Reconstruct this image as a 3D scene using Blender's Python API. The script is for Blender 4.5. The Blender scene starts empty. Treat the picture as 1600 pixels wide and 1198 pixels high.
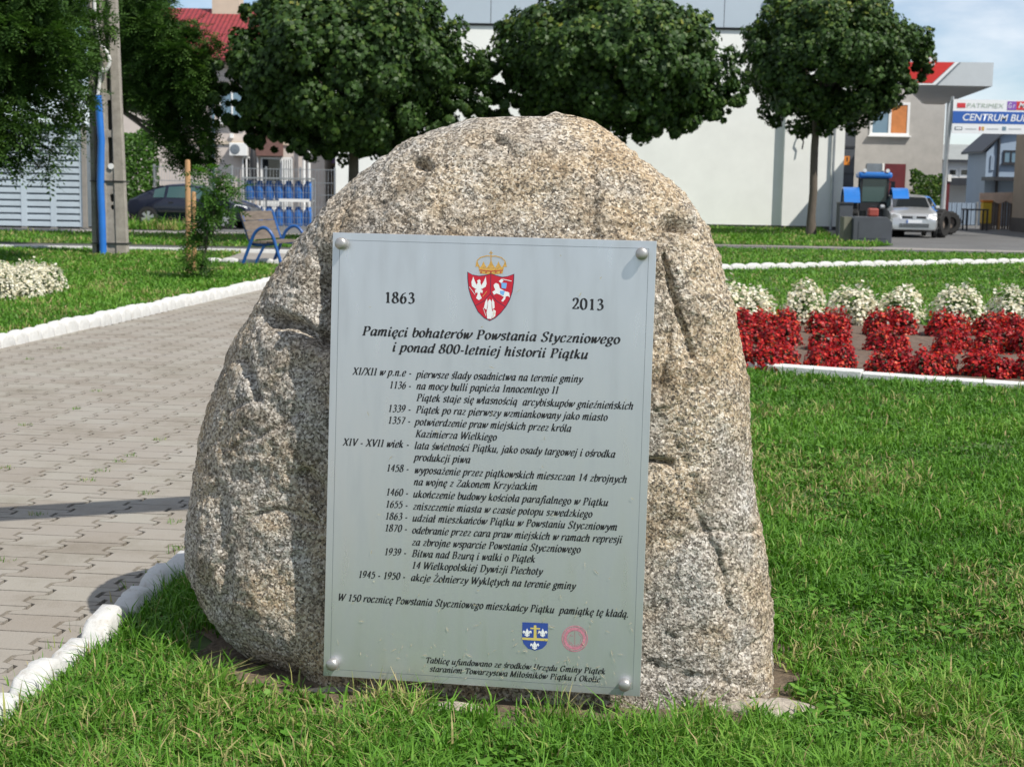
import bpy, bmesh, math, random
import numpy as np
from mathutils import Vector, Matrix, Euler
R = math.radians
random.seed(5)
rng = np.random.default_rng(7)
scene = bpy.context.scene
C = bpy.data.collections.new('scene_objects'); scene.collection.children.link(C)

# ------------------------------------------------------------------ camera
FPX, CXP, CYP, CAMH = 2350.0, 800.0, 599.0, 1.6
_p, _r = R(7.56), R(1.0)
_f = np.array([0, math.cos(_p), -math.sin(_p)])
_r0 = np.array([1.0, 0, 0]); _u0 = np.array([0, math.sin(_p), math.cos(_p)])
_rt = _r0 * math.cos(_r) + _u0 * math.sin(_r)
_up = -_r0 * math.sin(_r) + _u0 * math.cos(_r)
_cam = np.array([0, 0, CAMH])
def ray(x, y): return _f + _rt * (x - CXP) / FPX - _up * (y - CYP) / FPX
def G(x, y, z=0.0):
    d = ray(x, y); return Vector(_cam + d * ((z - CAMH) / d[2]))
def P(x, y, Y):
    d = ray(x, y); return Vector(_cam + d * (Y / d[1]))
def projv(V):
    d = V - _cam; w = d @ _f
    return 800 + FPX * (d @ _rt) / w, 599 - FPX * (d @ _up) / w
cd = bpy.data.cameras.new('camera'); cam = bpy.data.objects.new('camera', cd)
scene.collection.objects.link(cam)
cam.matrix_world = Matrix(((_rt[0], _up[0], -_f[0], 0), (_rt[1], _up[1], -_f[1], 0), (_rt[2], _up[2], -_f[2], CAMH), (0, 0, 0, 1)))
cd.sensor_width = 36; cd.lens = 36 * FPX / 1600; cd.clip_start = 0.05; cd.clip_end = 3000
cd.dof.use_dof = True; cd.dof.focus_distance = 4.75; cd.dof.aperture_fstop = 9.0
scene.camera = cam

# ------------------------------------------------------------------ light
SUN = Vector((0.648, -0.54, 1.03)).normalized()
scene.view_settings.view_transform = 'Standard'; scene.view_settings.look = 'None'
scene.view_settings.gamma = 1.0; scene.view_settings.exposure = 0.42
ld = bpy.data.lights.new('sun', 'SUN'); lo = bpy.data.objects.new('sun', ld); scene.collection.objects.link(lo)
ld.energy = 3.9; ld.angle = R(0.5); ld.color = (1.0, 0.95, 0.87)
lo.rotation_euler = (-SUN).to_track_quat('-Z', 'Y').to_euler(); lo.location = (8, -6, 12)
W = bpy.data.worlds.new('World'); scene.world = W; W.use_nodes = True
nt = W.node_tree; nt.nodes.clear()
def N(t, typ, **kw):
    n = t.nodes.new(typ)
    for k, v in kw.items():
        if k == 'loc': continue
        setattr(n, k, v)
    return n
sky = N(nt, 'ShaderNodeTexSky'); sky.sky_type = 'NISHITA'; sky.sun_disc = False
sky.sun_elevation = math.asin(SUN.z); sky.sun_rotation = math.atan2(SUN.x, SUN.y); sky.dust_density = 0.0; sky.ozone_density = 3.0; sky.altitude = 1500
bg = N(nt, 'ShaderNodeBackground'); bg.inputs[1].default_value = 0.085
bg2 = N(nt, 'ShaderNodeBackground'); bg2.inputs[0].default_value = (0.93, 0.96, 1.0, 1); bg2.inputs[1].default_value = 0.85
mixs = N(nt, 'ShaderNodeMixShader'); out = N(nt, 'ShaderNodeOutputWorld')
tc = N(nt, 'ShaderNodeTexCoord'); mp = N(nt, 'ShaderNodeMapping'); mp.inputs['Scale'].default_value = (3.2, 3.2, 9.0); mp.inputs['Location'].default_value = (1.3, 0.4, 0.35)
nz = N(nt, 'ShaderNodeTexNoise'); nz.inputs['Scale'].default_value = 1.6; nz.inputs['Detail'].default_value = 9; nz.inputs['Roughness'].default_value = 0.58
cr = N(nt, 'ShaderNodeValToRGB'); cr.color_ramp.elements[0].position = 0.36; cr.color_ramp.elements[1].position = 0.68
cr.color_ramp.elements[0].color = (0, 0, 0, 1); cr.color_ramp.elements[1].color = (0.85, 0.85, 0.85, 1)
L = nt.links.new
L(tc.outputs['Generated'], mp.inputs['Vector']); L(mp.outputs[0], nz.inputs['Vector']); L(nz.outputs['Fac'], cr.inputs[0])
L(sky.outputs[0], bg.inputs[0]); L(cr.outputs[0], mixs.inputs[0]); L(bg.outputs[0], mixs.inputs[1]); L(bg2.outputs[0], mixs.inputs[2]); L(mixs.outputs[0], out.inputs[0])

# ------------------------------------------------------------------ materials
MAT = {}
def base_mat(name):
    m = bpy.data.materials.new(name); m.use_nodes = True; t = m.node_tree
    b = t.nodes['Principled BSDF']; MAT[name] = m
    return m, t, b
def ramp(t, stops, interp='LINEAR'):
    c = t.nodes.new('ShaderNodeValToRGB'); e = c.color_ramp.elements; c.color_ramp.interpolation = interp
    while len(e) > 1: e.remove(e[0])
    e[0].position = stops[0][0]; e[0].color = (*stops[0][1], 1)
    for p, col in stops[1:]:
        k = e.new(p); k.color = (*col, 1)
    return c
def pmat(name, col, rough=0.6, metal=0.0, var=0.18, scale=3.0, bump=0.0, bscale=40.0, spec=0.5, coat=0.0, stretch=(1, 1, 1)):
    m, t, b = base_mat(name)
    co = N(t, 'ShaderNodeTexCoord'); mpn = N(t, 'ShaderNodeMapping'); mpn.inputs['Scale'].default_value = stretch
    n = N(t, 'ShaderNodeTexNoise'); n.inputs['Scale'].default_value = scale; n.inputs['Detail'].default_value = 6; n.inputs['Roughness'].default_value = 0.65
    c = np.array(col)
    r = ramp(t, [(0.3, tuple(c * (1 - var))), (0.7, tuple(np.minimum(c * (1 + var), 1)))])
    l = t.links.new
    l(co.outputs['Object'], mpn.inputs[0]); l(mpn.outputs[0], n.inputs['Vector']); l(n.outputs['Fac'], r.inputs[0]); l(r.outputs[0], b.inputs['Base Color'])
    b.inputs['Roughness'].default_value = rough; b.inputs['Metallic'].default_value = metal
    b.inputs['Specular IOR Level'].default_value = spec; b.inputs['Coat Weight'].default_value = coat
    if bump:
        n2 = N(t, 'ShaderNodeTexNoise'); n2.inputs['Scale'].default_value = bscale; n2.inputs['Detail'].default_value = 5
        bp = N(t, 'ShaderNodeBump'); bp.inputs['Strength'].default_value = bump; bp.inputs['Distance'].default_value = 0.02
        l(mpn.outputs[0], n2.inputs['Vector']); l(n2.outputs['Fac'], bp.inputs['Height']); l(bp.outputs[0], b.inputs['Normal'])
    return m
def tmat(name, stops, rough=0.5, transl=0.0, spec=0.35):
    m, t, b = base_mat(name); l = t.links.new
    a = N(t, 'ShaderNodeAttribute'); a.attribute_name = 'tone'
    r = ramp(t, stops); l(a.outputs['Fac'], r.inputs[0]); l(r.outputs[0], b.inputs['Base Color'])
    b.inputs['Roughness'].default_value = rough; b.inputs['Specular IOR Level'].default_value = spec
    if transl:
        tr = N(t, 'ShaderNodeBsdfTranslucent'); mx = N(t, 'ShaderNodeMixShader'); mx.inputs[0].default_value = transl
        hs = N(t, 'ShaderNodeHueSaturation'); hs.inputs['Value'].default_value = 1.5; hs.inputs['Saturation'].default_value = 1.1
        l(r.outputs[0], hs.inputs['Color']); l(hs.outputs[0], tr.inputs['Color'])
        o = t.nodes['Material Output']; l(b.outputs[0], mx.inputs[1]); l(tr.outputs[0], mx.inputs[2]); l(mx.outputs[0], o.inputs['Surface'])
    return m
def glass_mat(name, col, rough=0.05):
    m, t, b = base_mat(name)
    b.inputs['Base Color'].default_value = (*col, 1); b.inputs['Roughness'].default_value = rough; b.inputs['Specular IOR Level'].default_value = 0.7
    return m

tmat('blade', [(0.0, (0.04, 0.10, 0.011)), (0.35, (0.08, 0.207, 0.021)), (0.7, (0.155, 0.31, 0.04)), (0.86, (0.29, 0.32, 0.10)), (1.0, (0.40, 0.31, 0.16))], 0.5, 0.2, 0.22)
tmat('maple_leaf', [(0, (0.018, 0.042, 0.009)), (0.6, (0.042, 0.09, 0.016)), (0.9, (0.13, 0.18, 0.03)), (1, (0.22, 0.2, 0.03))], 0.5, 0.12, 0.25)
tmat('feather_leaf', [(0, (0.02, 0.05, 0.01)), (0.7, (0.06, 0.125, 0.024)), (0.95, (0.12, 0.2, 0.035)), (1, (0.18, 0.22, 0.05))], 0.55, 0.25, 0.15)
tmat('bright_leaf', [(0, (0.03, 0.09, 0.012)), (1, (0.09, 0.2, 0.025))], 0.5, 0.3)
tmat('begonia_leaf', [(0, (0.03, 0.07, 0.015)), (1, (0.09, 0.15, 0.03))], 0.4, 0.15)
tmat('bronze_leaf', [(0, (0.03, 0.022, 0.015)), (1, (0.07, 0.07, 0.025))], 0.4, 0.1)
tmat('white_petal', [(0, (0.6, 0.55, 0.36)), (0.4, (0.74, 0.7, 0.56)), (1, (0.8, 0.78, 0.68))], 0.55, 0.25)
tmat('red_petal', [(0, (0.13, 0.003, 0.01)), (0.5, (0.40, 0.010, 0.018)), (0.85, (0.62, 0.03, 0.025)), (1, (0.72, 0.13, 0.05))], 0.5, 0.25)
tmat('paver', [(0, (0.265, 0.235, 0.20)), (0.5, (0.30, 0.275, 0.24)), (1, (0.325, 0.31, 0.27))], 0.85, 0, 0.3)
pmat('bark', (0.11, 0.09, 0.07), 0.9, bump=0.6, scale=12, stretch=(1, 1, 0.25))
pmat('wood_stake', (0.42, 0.24, 0.11), 0.75, scale=14, stretch=(1, 1, 0.1), var=0.3)
pmat('bench_wood', (0.15, 0.12, 0.095), 0.8, scale=10, var=0.35, stretch=(0.3, 0.3, 3))
pmat('blue_paint', (0.012, 0.085, 0.29), 0.35, var=0.12)
pmat('blue_pipe', (0.02, 0.16, 0.55), 0.4, var=0.1)
pmat('white_paint', (0.66, 0.66, 0.635), 0.75, var=0.10, scale=9, bump=0.25, bscale=60)
def kerb_paint():
    m, t, b = base_mat('kerb_paint'); l = t.links.new
    co = N(t, 'ShaderNodeTexCoord'); oi = N(t, 'ShaderNodeObjectInfo'); ad = N(t, 'ShaderNodeVectorMath'); ad.operation = 'ADD'
    l(co.outputs['Object'], ad.inputs[0]); l(oi.outputs['Location'], ad.inputs[1])
    n = N(t, 'ShaderNodeTexNoise'); n.inputs['Scale'].default_value = 16; n.inputs['Detail'].default_value = 9; n.inputs['Roughness'].default_value = 0.72; l(ad.outputs[0], n.inputs['Vector'])
    r = ramp(t, [(0.27, (0.24, 0.22, 0.18)), (0.36, (0.50, 0.48, 0.44)), (0.46, (0.58, 0.575, 0.55)), (0.8, (0.64, 0.64, 0.625))]); l(n.outputs['Fac'], r.inputs[0]); l(r.outputs[0], b.inputs['Base Color'])
    bp = N(t, 'ShaderNodeBump'); bp.inputs['Strength'].default_value = 0.6; bp.inputs['Distance'].default_value = 0.015; l(n.outputs['Fac'], bp.inputs['Height']); l(bp.outputs[0], b.inputs['Normal']); b.inputs['Roughness'].default_value = 0.8
kerb_paint()
pmat('concrete_pole', (0.33, 0.30, 0.26), 0.9, scale=5, var=0.25, bump=0.5, bscale=50)
pmat('steel_band', (0.06, 0.06, 0.06), 0.5, 0.6)  # steel bands, and the shade painted in the pole's web holes
pmat('joint_soil', (0.10, 0.085, 0.055), 0.95, scale=20, var=0.4)
pmat('asphalt', (0.12, 0.12, 0.118), 0.9, scale=0.6, var=0.2, bump=0.3, bscale=90)
pmat('pavement', (0.27, 0.25, 0.225), 0.9, scale=2, var=0.15, bump=0.2)
pmat('lawn_soil', (0.06, 0.095, 0.025), 0.95, scale=9, var=0.45)
pmat('ground_far', (0.13, 0.13, 0.10), 0.95, scale=0.3, var=0.25)
pmat('bare_soil', (0.135, 0.10, 0.065), 0.95, scale=11, var=0.45, bump=1.0, bscale=45)
pmat('bed_soil', (0.13, 0.09, 0.065), 0.95, scale=8, var=0.35, bump=0.9, bscale=25)
pmat('white_wall', (0.83, 0.84, 0.80), 0.85, scale=0.5, var=0.06, bump=0.05, bscale=30)
pmat('parapet', (0.50, 0.57, 0.63), 0.45, 0.3, scale=0.3, var=0.05)
pmat('dark_plinth', (0.08, 0.075, 0.075), 0.7)
pmat('pink_wall', (0.57, 0.505, 0.46), 0.9, scale=1.5, var=0.08)
pmat('beige_wall', (0.55, 0.47, 0.37), 0.9, scale=1.5, var=0.08)
pmat('ochre_wall', (0.55, 0.40, 0.20), 0.9, scale=1.5, var=0.06)
pmat('grey_wall', (0.42, 0.40, 0.37), 0.95, scale=1.4, var=0.12, bump=0.4, bscale=20)
pmat('tan_wall', (0.30, 0.25, 0.20), 0.9, scale=1.2, var=0.1)
pmat('shed_white', (0.75, 0.76, 0.76), 0.7, scale=1, var=0.05)
pmat('shed_blue', (0.28, 0.36, 0.46), 0.7, scale=1, var=0.05)
pmat('roof_grey', (0.27, 0.285, 0.275), 0.8, scale=2, var=0.1)
pmat('brown_fascia', (0.17, 0.09, 0.075), 0.8)
pmat('dark_metal', (0.04, 0.043, 0.05), 0.5, 0.3)
pmat('slate_box', (0.06, 0.068, 0.08), 0.7, scale=2, var=0.15)
pmat('olive_box', (0.16, 0.16, 0.12), 0.8)
pmat('red_box', (0.28, 0.05, 0.035), 0.6)
pmat('galv', (0.45, 0.47, 0.48), 0.45, 0.7)
pmat('shed_panel', (0.52, 0.60, 0.66), 0.5, 0.15, scale=1.5, var=0.06)
pmat('slot_dark', (0.16, 0.19, 0.22), 0.6)
pmat('white_plastic', (0.8, 0.8, 0.78), 0.4, var=0.04)
pmat('black_rubber', (0.02, 0.02, 0.02), 0.85)
pmat('black_plastic', (0.025, 0.025, 0.027), 0.5)
pmat('navy_paint', (0.008, 0.011, 0.028), 0.25, 0.1, coat=0.6, var=0.06)
pmat('silver_paint', (0.52, 0.53, 0.53), 0.3, 0.6, coat=0.5, var=0.03)
pmat('tractor_blue', (0.02, 0.17, 0.55), 0.35, coat=0.3, var=0.08)
pmat('rim_silver', (0.6, 0.61, 0.62), 0.35, 0.6)
pmat('maroon', (0.12, 0.015, 0.02), 0.6)
pmat('red_sign', (0.62, 0.03, 0.025), 0.4, var=0.06)
pmat('canopy_grey', (0.55, 0.58, 0.60), 0.45, 0.2, var=0.04)
pmat('soffit', (0.42, 0.40, 0.37), 0.6, scale=1.5, var=0.1, stretch=(8, 0.2, 1))
pmat('orange_blind', (0.55, 0.20, 0.06), 0.7, scale=3)
pmat('purple', (0.24, 0.10, 0.45), 0.6)
pmat('lilac', (0.5, 0.32, 0.68), 0.6)
pmat('yellow', (0.6, 0.40, 0.03), 0.6)
pmat('warn_orange', (0.6, 0.2, 0.02), 0.6)
pmat('cyl_blue', (0.03, 0.16, 0.5), 0.4, var=0.12)
pmat('sign_blue', (0.025, 0.11, 0.42), 0.5, var=0.04)
pmat('sign_white', (0.8, 0.82, 0.84), 0.5, var=0.02)
pmat('sign_red', (0.6, 0.04, 0.05), 0.5, var=0.04)
pmat('sign_grey', (0.42, 0.5, 0.42), 0.6)
pmat('ink', (0.012, 0.012, 0.014), 0.55, var=0.02)
pmat('engrave', (0.22, 0.24, 0.26), 0.5, 0.3)
pmat('enamel_red', (0.52, 0.012, 0.03), 0.45, var=0.05)
pmat('enamel_dark', (0.05, 0.02, 0.06), 0.5)
pmat('enamel_white', (0.78, 0.80, 0.80), 0.5, var=0.04)
pmat('enamel_blue', (0.18, 0.42, 0.75), 0.5, var=0.05)
pmat('enamel_gold', (0.62, 0.36, 0.08), 0.45, 0.1, var=0.25, scale=200)
pmat('arms_blue', (0.03, 0.07, 0.30), 0.45, var=0.05)
pmat('arms_gold', (0.62, 0.52, 0.14), 0.45)
pmat('stamp_pink', (0.50, 0.20, 0.25), 0.6, var=0.3, scale=150)
pmat('dry_bits', (0.48, 0.45, 0.32), 0.8, var=0.3, scale=40)
pmat('bolt_metal', (0.46, 0.445, 0.42), 0.42, 0.75, var=0.12, scale=60)
pmat('footing', (0.40, 0.35, 0.29), 0.95, scale=14, var=0.3, bump=0.8, bscale=50)
pmat('canvas', (0.62, 0.47, 0.37), 0.85)
pmat('fence_wood', (0.16, 0.13, 0.11), 0.85)
glass_mat('glass_dark', (0.015, 0.018, 0.02)); glass_mat('glass_green', (0.05, 0.10, 0.10), 0.08); glass_mat('glass_blue', (0.16, 0.25, 0.32), 0.1)
glass_mat('lamp_glass', (0.75, 0.77, 0.78), 0.1)

def roof_tiles():
    m, t, b = base_mat('red_tiles'); l = t.links.new
    co = N(t, 'ShaderNodeTexCoord'); w1 = N(t, 'ShaderNodeTexWave'); w1.bands_direction = 'X'; w1.inputs['Scale'].default_value = 1.6; w1.inputs['Distortion'].default_value = 0.3
    w2 = N(t, 'ShaderNodeTexWave'); w2.bands_direction = 'Z'; w2.wave_profile = 'SAW'; w2.inputs['Scale'].default_value = 1.3
    n = N(t, 'ShaderNodeTexNoise'); n.inputs['Scale'].default_value = 5
    r = ramp(t, [(0.3, (0.19, 0.018, 0.022)), (0.7, (0.29, 0.032, 0.038))])
    ad = N(t, 'ShaderNodeMath'); ad.operation = 'ADD'; bp = N(t, 'ShaderNodeBump'); bp.inputs['Strength'].default_value = 0.9; bp.inputs['Distance'].default_value = 0.06
    for s in (w1, w2, n): l(co.outputs['Object'], s.inputs['Vector'])
    l(n.outputs['Fac'], r.inputs[0]); l(r.outputs[0], b.inputs['Base Color']); l(w1.outputs['Fac'], ad.inputs[0]); l(w2.outputs['Fac'], ad.inputs[1])
    l(ad.outputs[0], bp.inputs['Height']); l(bp.outputs[0], b.inputs['Normal']); b.inputs['Roughness'].default_value = 0.55
roof_tiles()

def granite():
    m, t, b = base_mat('granite'); l = t.links.new
    co = N(t, 'ShaderNodeTexCoord')
    wz = N(t, 'ShaderNodeTexNoise'); wz.inputs['Scale'].default_value = 45; wz.inputs['Detail'].default_value = 3
    wadd = N(t, 'ShaderNodeMixRGB'); wadd.blend_type = 'ADD'; wadd.inputs[0].default_value = 0.012
    l(co.outputs['Object'], wz.inputs['Vector']); l(co.outputs['Object'], wadd.inputs[1]); l(wz.outputs['Color'], wadd.inputs[2])
    v = N(t, 'ShaderNodeTexVoronoi'); v.inputs['Scale'].default_value = 142; v.inputs['Randomness'].default_value = 1
    v2 = N(t, 'ShaderNodeTexVoronoi'); v2.inputs['Scale'].default_value = 290
    l(wadd.outputs[0], v.inputs['Vector']); l(wadd.outputs[0], v2.inputs['Vector'])
    sp = N(t, 'ShaderNodeSeparateColor'); l(v.outputs['Color'], sp.inputs[0])
    sp2 = N(t, 'ShaderNodeSeparateColor'); l(v2.outputs['Color'], sp2.inputs[0])
    warm = ramp(t, [(0.0, (0.045, 0.038, 0.032)), (0.16, (0.055, 0.045, 0.035)), (0.25, (0.17, 0.125, 0.08)), (0.40, (0.35, 0.265, 0.165)), (0.6, (0.52, 0.425, 0.295)), (0.8, (0.66, 0.58, 0.46)), (1, (0.82, 0.78, 0.70))])
    cool = ramp(t, [(0.0, (0.035, 0.036, 0.038)), (0.24, (0.06, 0.06, 0.062)), (0.38, (0.21, 0.205, 0.2)), (0.6, (0.40, 0.39, 0.375)), (0.8, (0.58, 0.57, 0.55)), (1, (0.78, 0.77, 0.75))])
    l(sp.outputs[0], warm.inputs[0]); l(sp.outputs[0], cool.inputs[0])
    n1 = N(t, 'ShaderNodeTexNoise'); n1.inputs['Scale'].default_value = 2.6; n1.inputs['Detail'].default_value = 5; n1.inputs['Roughness'].default_value = 0.6
    l(co.outputs['Object'], n1.inputs['Vector'])
    rm = ramp(t, [(0.43, (0, 0, 0)), (0.58, (1, 1, 1))]); l(n1.outputs['Fac'], rm.inputs[0])
    mx = N(t, 'ShaderNodeMixRGB'); l(rm.outputs[0], mx.inputs[0]); l(warm.outputs[0], mx.inputs[1]); l(cool.outputs[0], mx.inputs[2])
    # small grains laid over
    fine = ramp(t, [(0, (0.05, 0.04, 0.035)), (0.16, (0.14, 0.11, 0.08)), (0.4, (0.42, 0.36, 0.28)), (1, (0.72, 0.67, 0.58))]); l(sp2.outputs[1], fine.inputs[0])
    mx2 = N(t, 'ShaderNodeMixRGB'); mx2.inputs[0].default_value = 0.33; l(mx.outputs[0], mx2.inputs[1]); l(fine.outputs[0], mx2.inputs[2])
    # weather stains
    n3 = N(t, 'ShaderNodeTexNoise'); n3.inputs['Scale'].default_value = 6.5; n3.inputs['Detail'].default_value = 8; n3.inputs['Roughness'].default_value = 0.7
    l(co.outputs['Object'], n3.inputs['Vector'])
    st = ramp(t, [(0.3, (0.5, 0.44, 0.36)), (0.46, (0.92, 0.87, 0.8)), (0.6, (1.0, 0.98, 0.95)), (0.75, (1.0, 1.0, 1.0))]); l(n3.outputs['Fac'], st.inputs[0])
    mu = N(t, 'ShaderNodeMixRGB'); mu.blend_type = 'MULTIPLY'; mu.inputs[0].default_value = 1; l(mx2.outputs[0], mu.inputs[1]); l(st.outputs[0], mu.inputs[2])
    n5 = N(t, 'ShaderNodeTexNoise'); n5.inputs['Scale'].default_value = 3.7; n5.inputs['Detail'].default_value = 7; n5.inputs['Roughness'].default_value = 0.68; mp5 = N(t, 'ShaderNodeMapping'); mp5.inputs['Location'].default_value = (3.1, 1.7, 5.3); l(co.outputs['Object'], mp5.inputs[0]); l(mp5.outputs[0], n5.inputs['Vector'])
    ru = ramp(t, [(0.5, (1, 1, 1)), (0.62, (1.0, 0.86, 0.66)), (0.75, (0.95, 0.74, 0.5))]); l(n5.outputs['Fac'], ru.inputs[0]); mu2 = N(t, 'ShaderNodeMixRGB'); mu2.blend_type = 'MULTIPLY'; mu2.inputs[0].default_value = 0.42
    l(mu.outputs[0], mu2.inputs[1]); l(ru.outputs[0], mu2.inputs[2]); l(mu2.outputs[0], b.inputs['Base Color'])
    n4 = N(t, 'ShaderNodeTexNoise'); n4.inputs['Scale'].default_value = 130; n4.inputs['Detail'].default_value = 4; l(co.outputs['Object'], n4.inputs['Vector'])
    ad = N(t, 'ShaderNodeMath'); ad.operation = 'ADD'; l(sp.outputs[2], ad.inputs[0]); l(n4.outputs['Fac'], ad.inputs[1])
    bp = N(t, 'ShaderNodeBump'); bp.inputs['Strength'].default_value = 1.0; bp.inputs['Distance'].default_value = 0.007
    l(ad.outputs[0], bp.inputs['Height']); l(bp.outputs[0], b.inputs['Normal'])
    b.inputs['Roughness'].default_value = 0.75; b.inputs['Specular IOR Level'].default_value = 0.4
granite()
def plaque_metal():
    m, t, b = base_mat('plaque_metal'); l = t.links.new
    co = N(t, 'ShaderNodeTexCoord'); mpn = N(t, 'ShaderNodeMapping'); mpn.inputs['Scale'].default_value = (5.0, 0.9, 1)
    n = N(t, 'ShaderNodeTexNoise'); n.inputs['Scale'].default_value = 4; n.inputs['Detail'].default_value = 7
    r = ramp(t, [(0.3, (0.63, 0.65, 0.665)), (0.5, (0.68, 0.70, 0.715)), (0.7, (0.70, 0.715, 0.73))])
    rr = ramp(t, [(0.3, (0.38,) * 3), (0.7, (0.26,) * 3)])
    l(co.outputs['Object'], mpn.inputs[0]); l(mpn.outputs[0], n.inputs['Vector']); l(n.outputs['Fac'], r.inputs[0]); l(r.outputs[0], b.inputs['Base Color'])
    l(n.outputs['Fac'], rr.inputs[0]); l(rr.outputs[0], b.inputs['Roughness']); b.inputs['Metallic'].default_value = 0.75
plaque_metal()

# ------------------------------------------------------------------ helpers
def tag(o, label=None, cat=None, group=None, kind=None):
    if label: o['label'] = label
    if cat: o['category'] = cat
    if group: o['group'] = group
    if kind: o['kind'] = kind
    return o
def thing(name, label, cat, loc=(0, 0, 0), rz=0.0, group=None):
    o = bpy.data.objects.new(name, None); C.objects.link(o); o.location = loc; o.rotation_euler = (0, 0, rz)
    o.empty_display_size = 0.2
    return tag(o, label, cat, group)
def link(name, me, mat, parent=None, smooth=False):
    if isinstance(mat, str): mat = [mat]
    for mm in mat: me.materials.append(MAT[mm])
    if smooth: me.polygons.foreach_set('use_smooth', np.ones(len(me.polygons), dtype=bool))
    o = bpy.data.objects.new(name, me); C.objects.link(o)
    if parent is not None: o.parent = parent
    return o
def copy_tree(o, parent=None):
    c = o.copy(); C.objects.link(c)
    if parent is not None: c.parent = parent
    for ch in [x for x in o.children]: copy_tree(ch, c)
    return c
def np_mesh(name, V, polys, tone=None):
    """V (N,3); polys: list of (M,k) int arrays"""
    me = bpy.data.meshes.new(name); V = np.asarray(V, dtype=np.float32)
    me.vertices.add(len(V)); me.vertices.foreach_set('co', V.ravel())
    idx = np.concatenate([np.asarray(p, dtype=np.int32).ravel() for p in polys]); cnt = np.concatenate([np.full(len(p), p.shape[1], dtype=np.int32) for p in polys])
    me.loops.add(len(idx)); me.loops.foreach_set('vertex_index', idx)
    me.polygons.add(len(cnt)); st = np.zeros(len(cnt), dtype=np.int32); st[1:] = np.cumsum(cnt)[:-1]
    me.polygons.foreach_set('loop_start', st); me.polygons.foreach_set('loop_total', cnt)
    if tone is not None:
        a = me.attributes.new('tone', 'FLOAT', 'POINT'); a.data.foreach_set('value', np.asarray(tone, dtype=np.float32))
    me.update(calc_edges=True)
    me.polygons.foreach_set('use_smooth', np.zeros(len(cnt), dtype=bool))
    return me
class MB:
    def __init__(s): s.v = []; s.f = []; s.mi = []; s.t = []
    def add(s, vs, fs, mi=0, tone=0.5):
        o = len(s.v); s.v += [tuple(v) for v in vs]; s.f += [tuple(i + o for i in f) for f in fs]; s.mi += [mi] * len(fs); s.t += [tone] * len(vs)
    def box(s, a, b, mi=0):
        x0, y0, z0 = [min(p, q) for p, q in zip(a, b)]; x1, y1, z1 = [max(p, q) for p, q in zip(a, b)]
        v = [(x0, y0, z0), (x1, y0, z0), (x1, y1, z0), (x0, y1, z0), (x0, y0, z1), (x1, y0, z1), (x1, y1, z1), (x0, y1, z1)]
        s.add(v, [(0, 3, 2, 1), (4, 5, 6, 7), (0, 1, 5, 4), (1, 2, 6, 5), (2, 3, 7, 6), (3, 0, 4, 7)], mi)
    def prism(s, poly, d, mi=0):
        """poly list of 3D points (planar), d extrusion vector"""
        n = len(poly); d = Vector(d); a = [Vector(p) for p in poly]
        v = a + [p + d for p in a]
        s.add(v, [tuple(range(n))[::-1], tuple(range(n, 2 * n))] + [(i, (i + 1) % n, n + (i + 1) % n, n + i) for i in range(n)], mi)
    def tube(s, pts, r, n=8, mi=0, cap=True):
        pts = [Vector(p) for p in pts]; rs = r if isinstance(r, (list, tuple)) else [r] * len(pts)
        vs = []; prev = None
        for i, p in enumerate(pts):
            t = (pts[min(i + 1, len(pts) - 1)] - pts[max(i - 1, 0)]).normalized()
            a = prev if prev is not None else (Vector((0, 0, 1)) if abs(t.z) < 0.9 else Vector((1, 0, 0)))
            a = (a - t * a.dot(t)).normalized(); prev = a; b = t.cross(a)
            for k in range(n):
                q = 2 * math.pi * k / n; vs.append(p + (a * math.cos(q) + b * math.sin(q)) * rs[i])
        fs = [(i * n + k, i * n + (k + 1) % n, (i + 1) * n + (k + 1) % n, (i + 1) * n + k) for i in range(len(pts) - 1) for k in range(n)]
        if cap: fs += [tuple(range(n))[::-1], tuple((len(pts) - 1) * n + k for k in range(n))]
        s.add(vs, fs, mi)
    def lathe(s, prof, c, axis='z', n=16, mi=0):
        c = Vector(c); vs = []
        for r, h in prof:
            for k in range(n):
                q = 2 * math.pi * k / n; a, b = r * math.cos(q), r * math.sin(q)
                vs.append(c + (Vector((a, b, h)) if axis == 'z' else Vector((a, h, b)) if axis == 'y' else Vector((h, a, b))))
        m = len(prof)
        fs = [(i * n + k, i * n + (k + 1) % n, (i + 1) * n + (k + 1) % n, (i + 1) * n + k) for i in range(m - 1) for k in range(n)]
        fs += [tuple(range(n))[::-1], tuple((m - 1) * n + k for k in range(n))]
        s.add(vs, fs, mi)
    def mesh(s, name):
        me = bpy.data.meshes.new(name); me.from_pydata(s.v, [], s.f); me.polygons.foreach_set('material_index', s.mi)
        a = me.attributes.new('tone', 'FLOAT', 'POINT'); a.data.foreach_set('value', s.t); me.update(); return me
    def build(s, name, mat, parent=None, smooth=False, bevel=0.0, fixn=True):
        me = s.mesh(name)
        if fixn:
            bm = bmesh.new(); bm.from_mesh(me); bmesh.ops.recalc_face_normals(bm, faces=bm.faces); bm.to_mesh(me); bm.free()
        o = link(name, me, mat, parent, smooth)
        if bevel:
            b = o.modifiers.new('bevel', 'BEVEL'); b.width = bevel; b.segments = 2; b.limit_method = 'ANGLE'
        if smooth:
            try:
                me.set_sharp_from_angle(angle=R(40))
            except Exception: pass
        return o
def _h(ix, iy, iz, seed):
    h = (ix.astype(np.int64) * 374761393 + iy.astype(np.int64) * 668265263 + iz.astype(np.int64) * 2147483647 + seed * 1274126177) & 0xffffffff
    h = ((h ^ (h >> 13)) * 1274126177) & 0xffffffff
    return ((h ^ (h >> 16)) & 0xffff) / 65535.0
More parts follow.
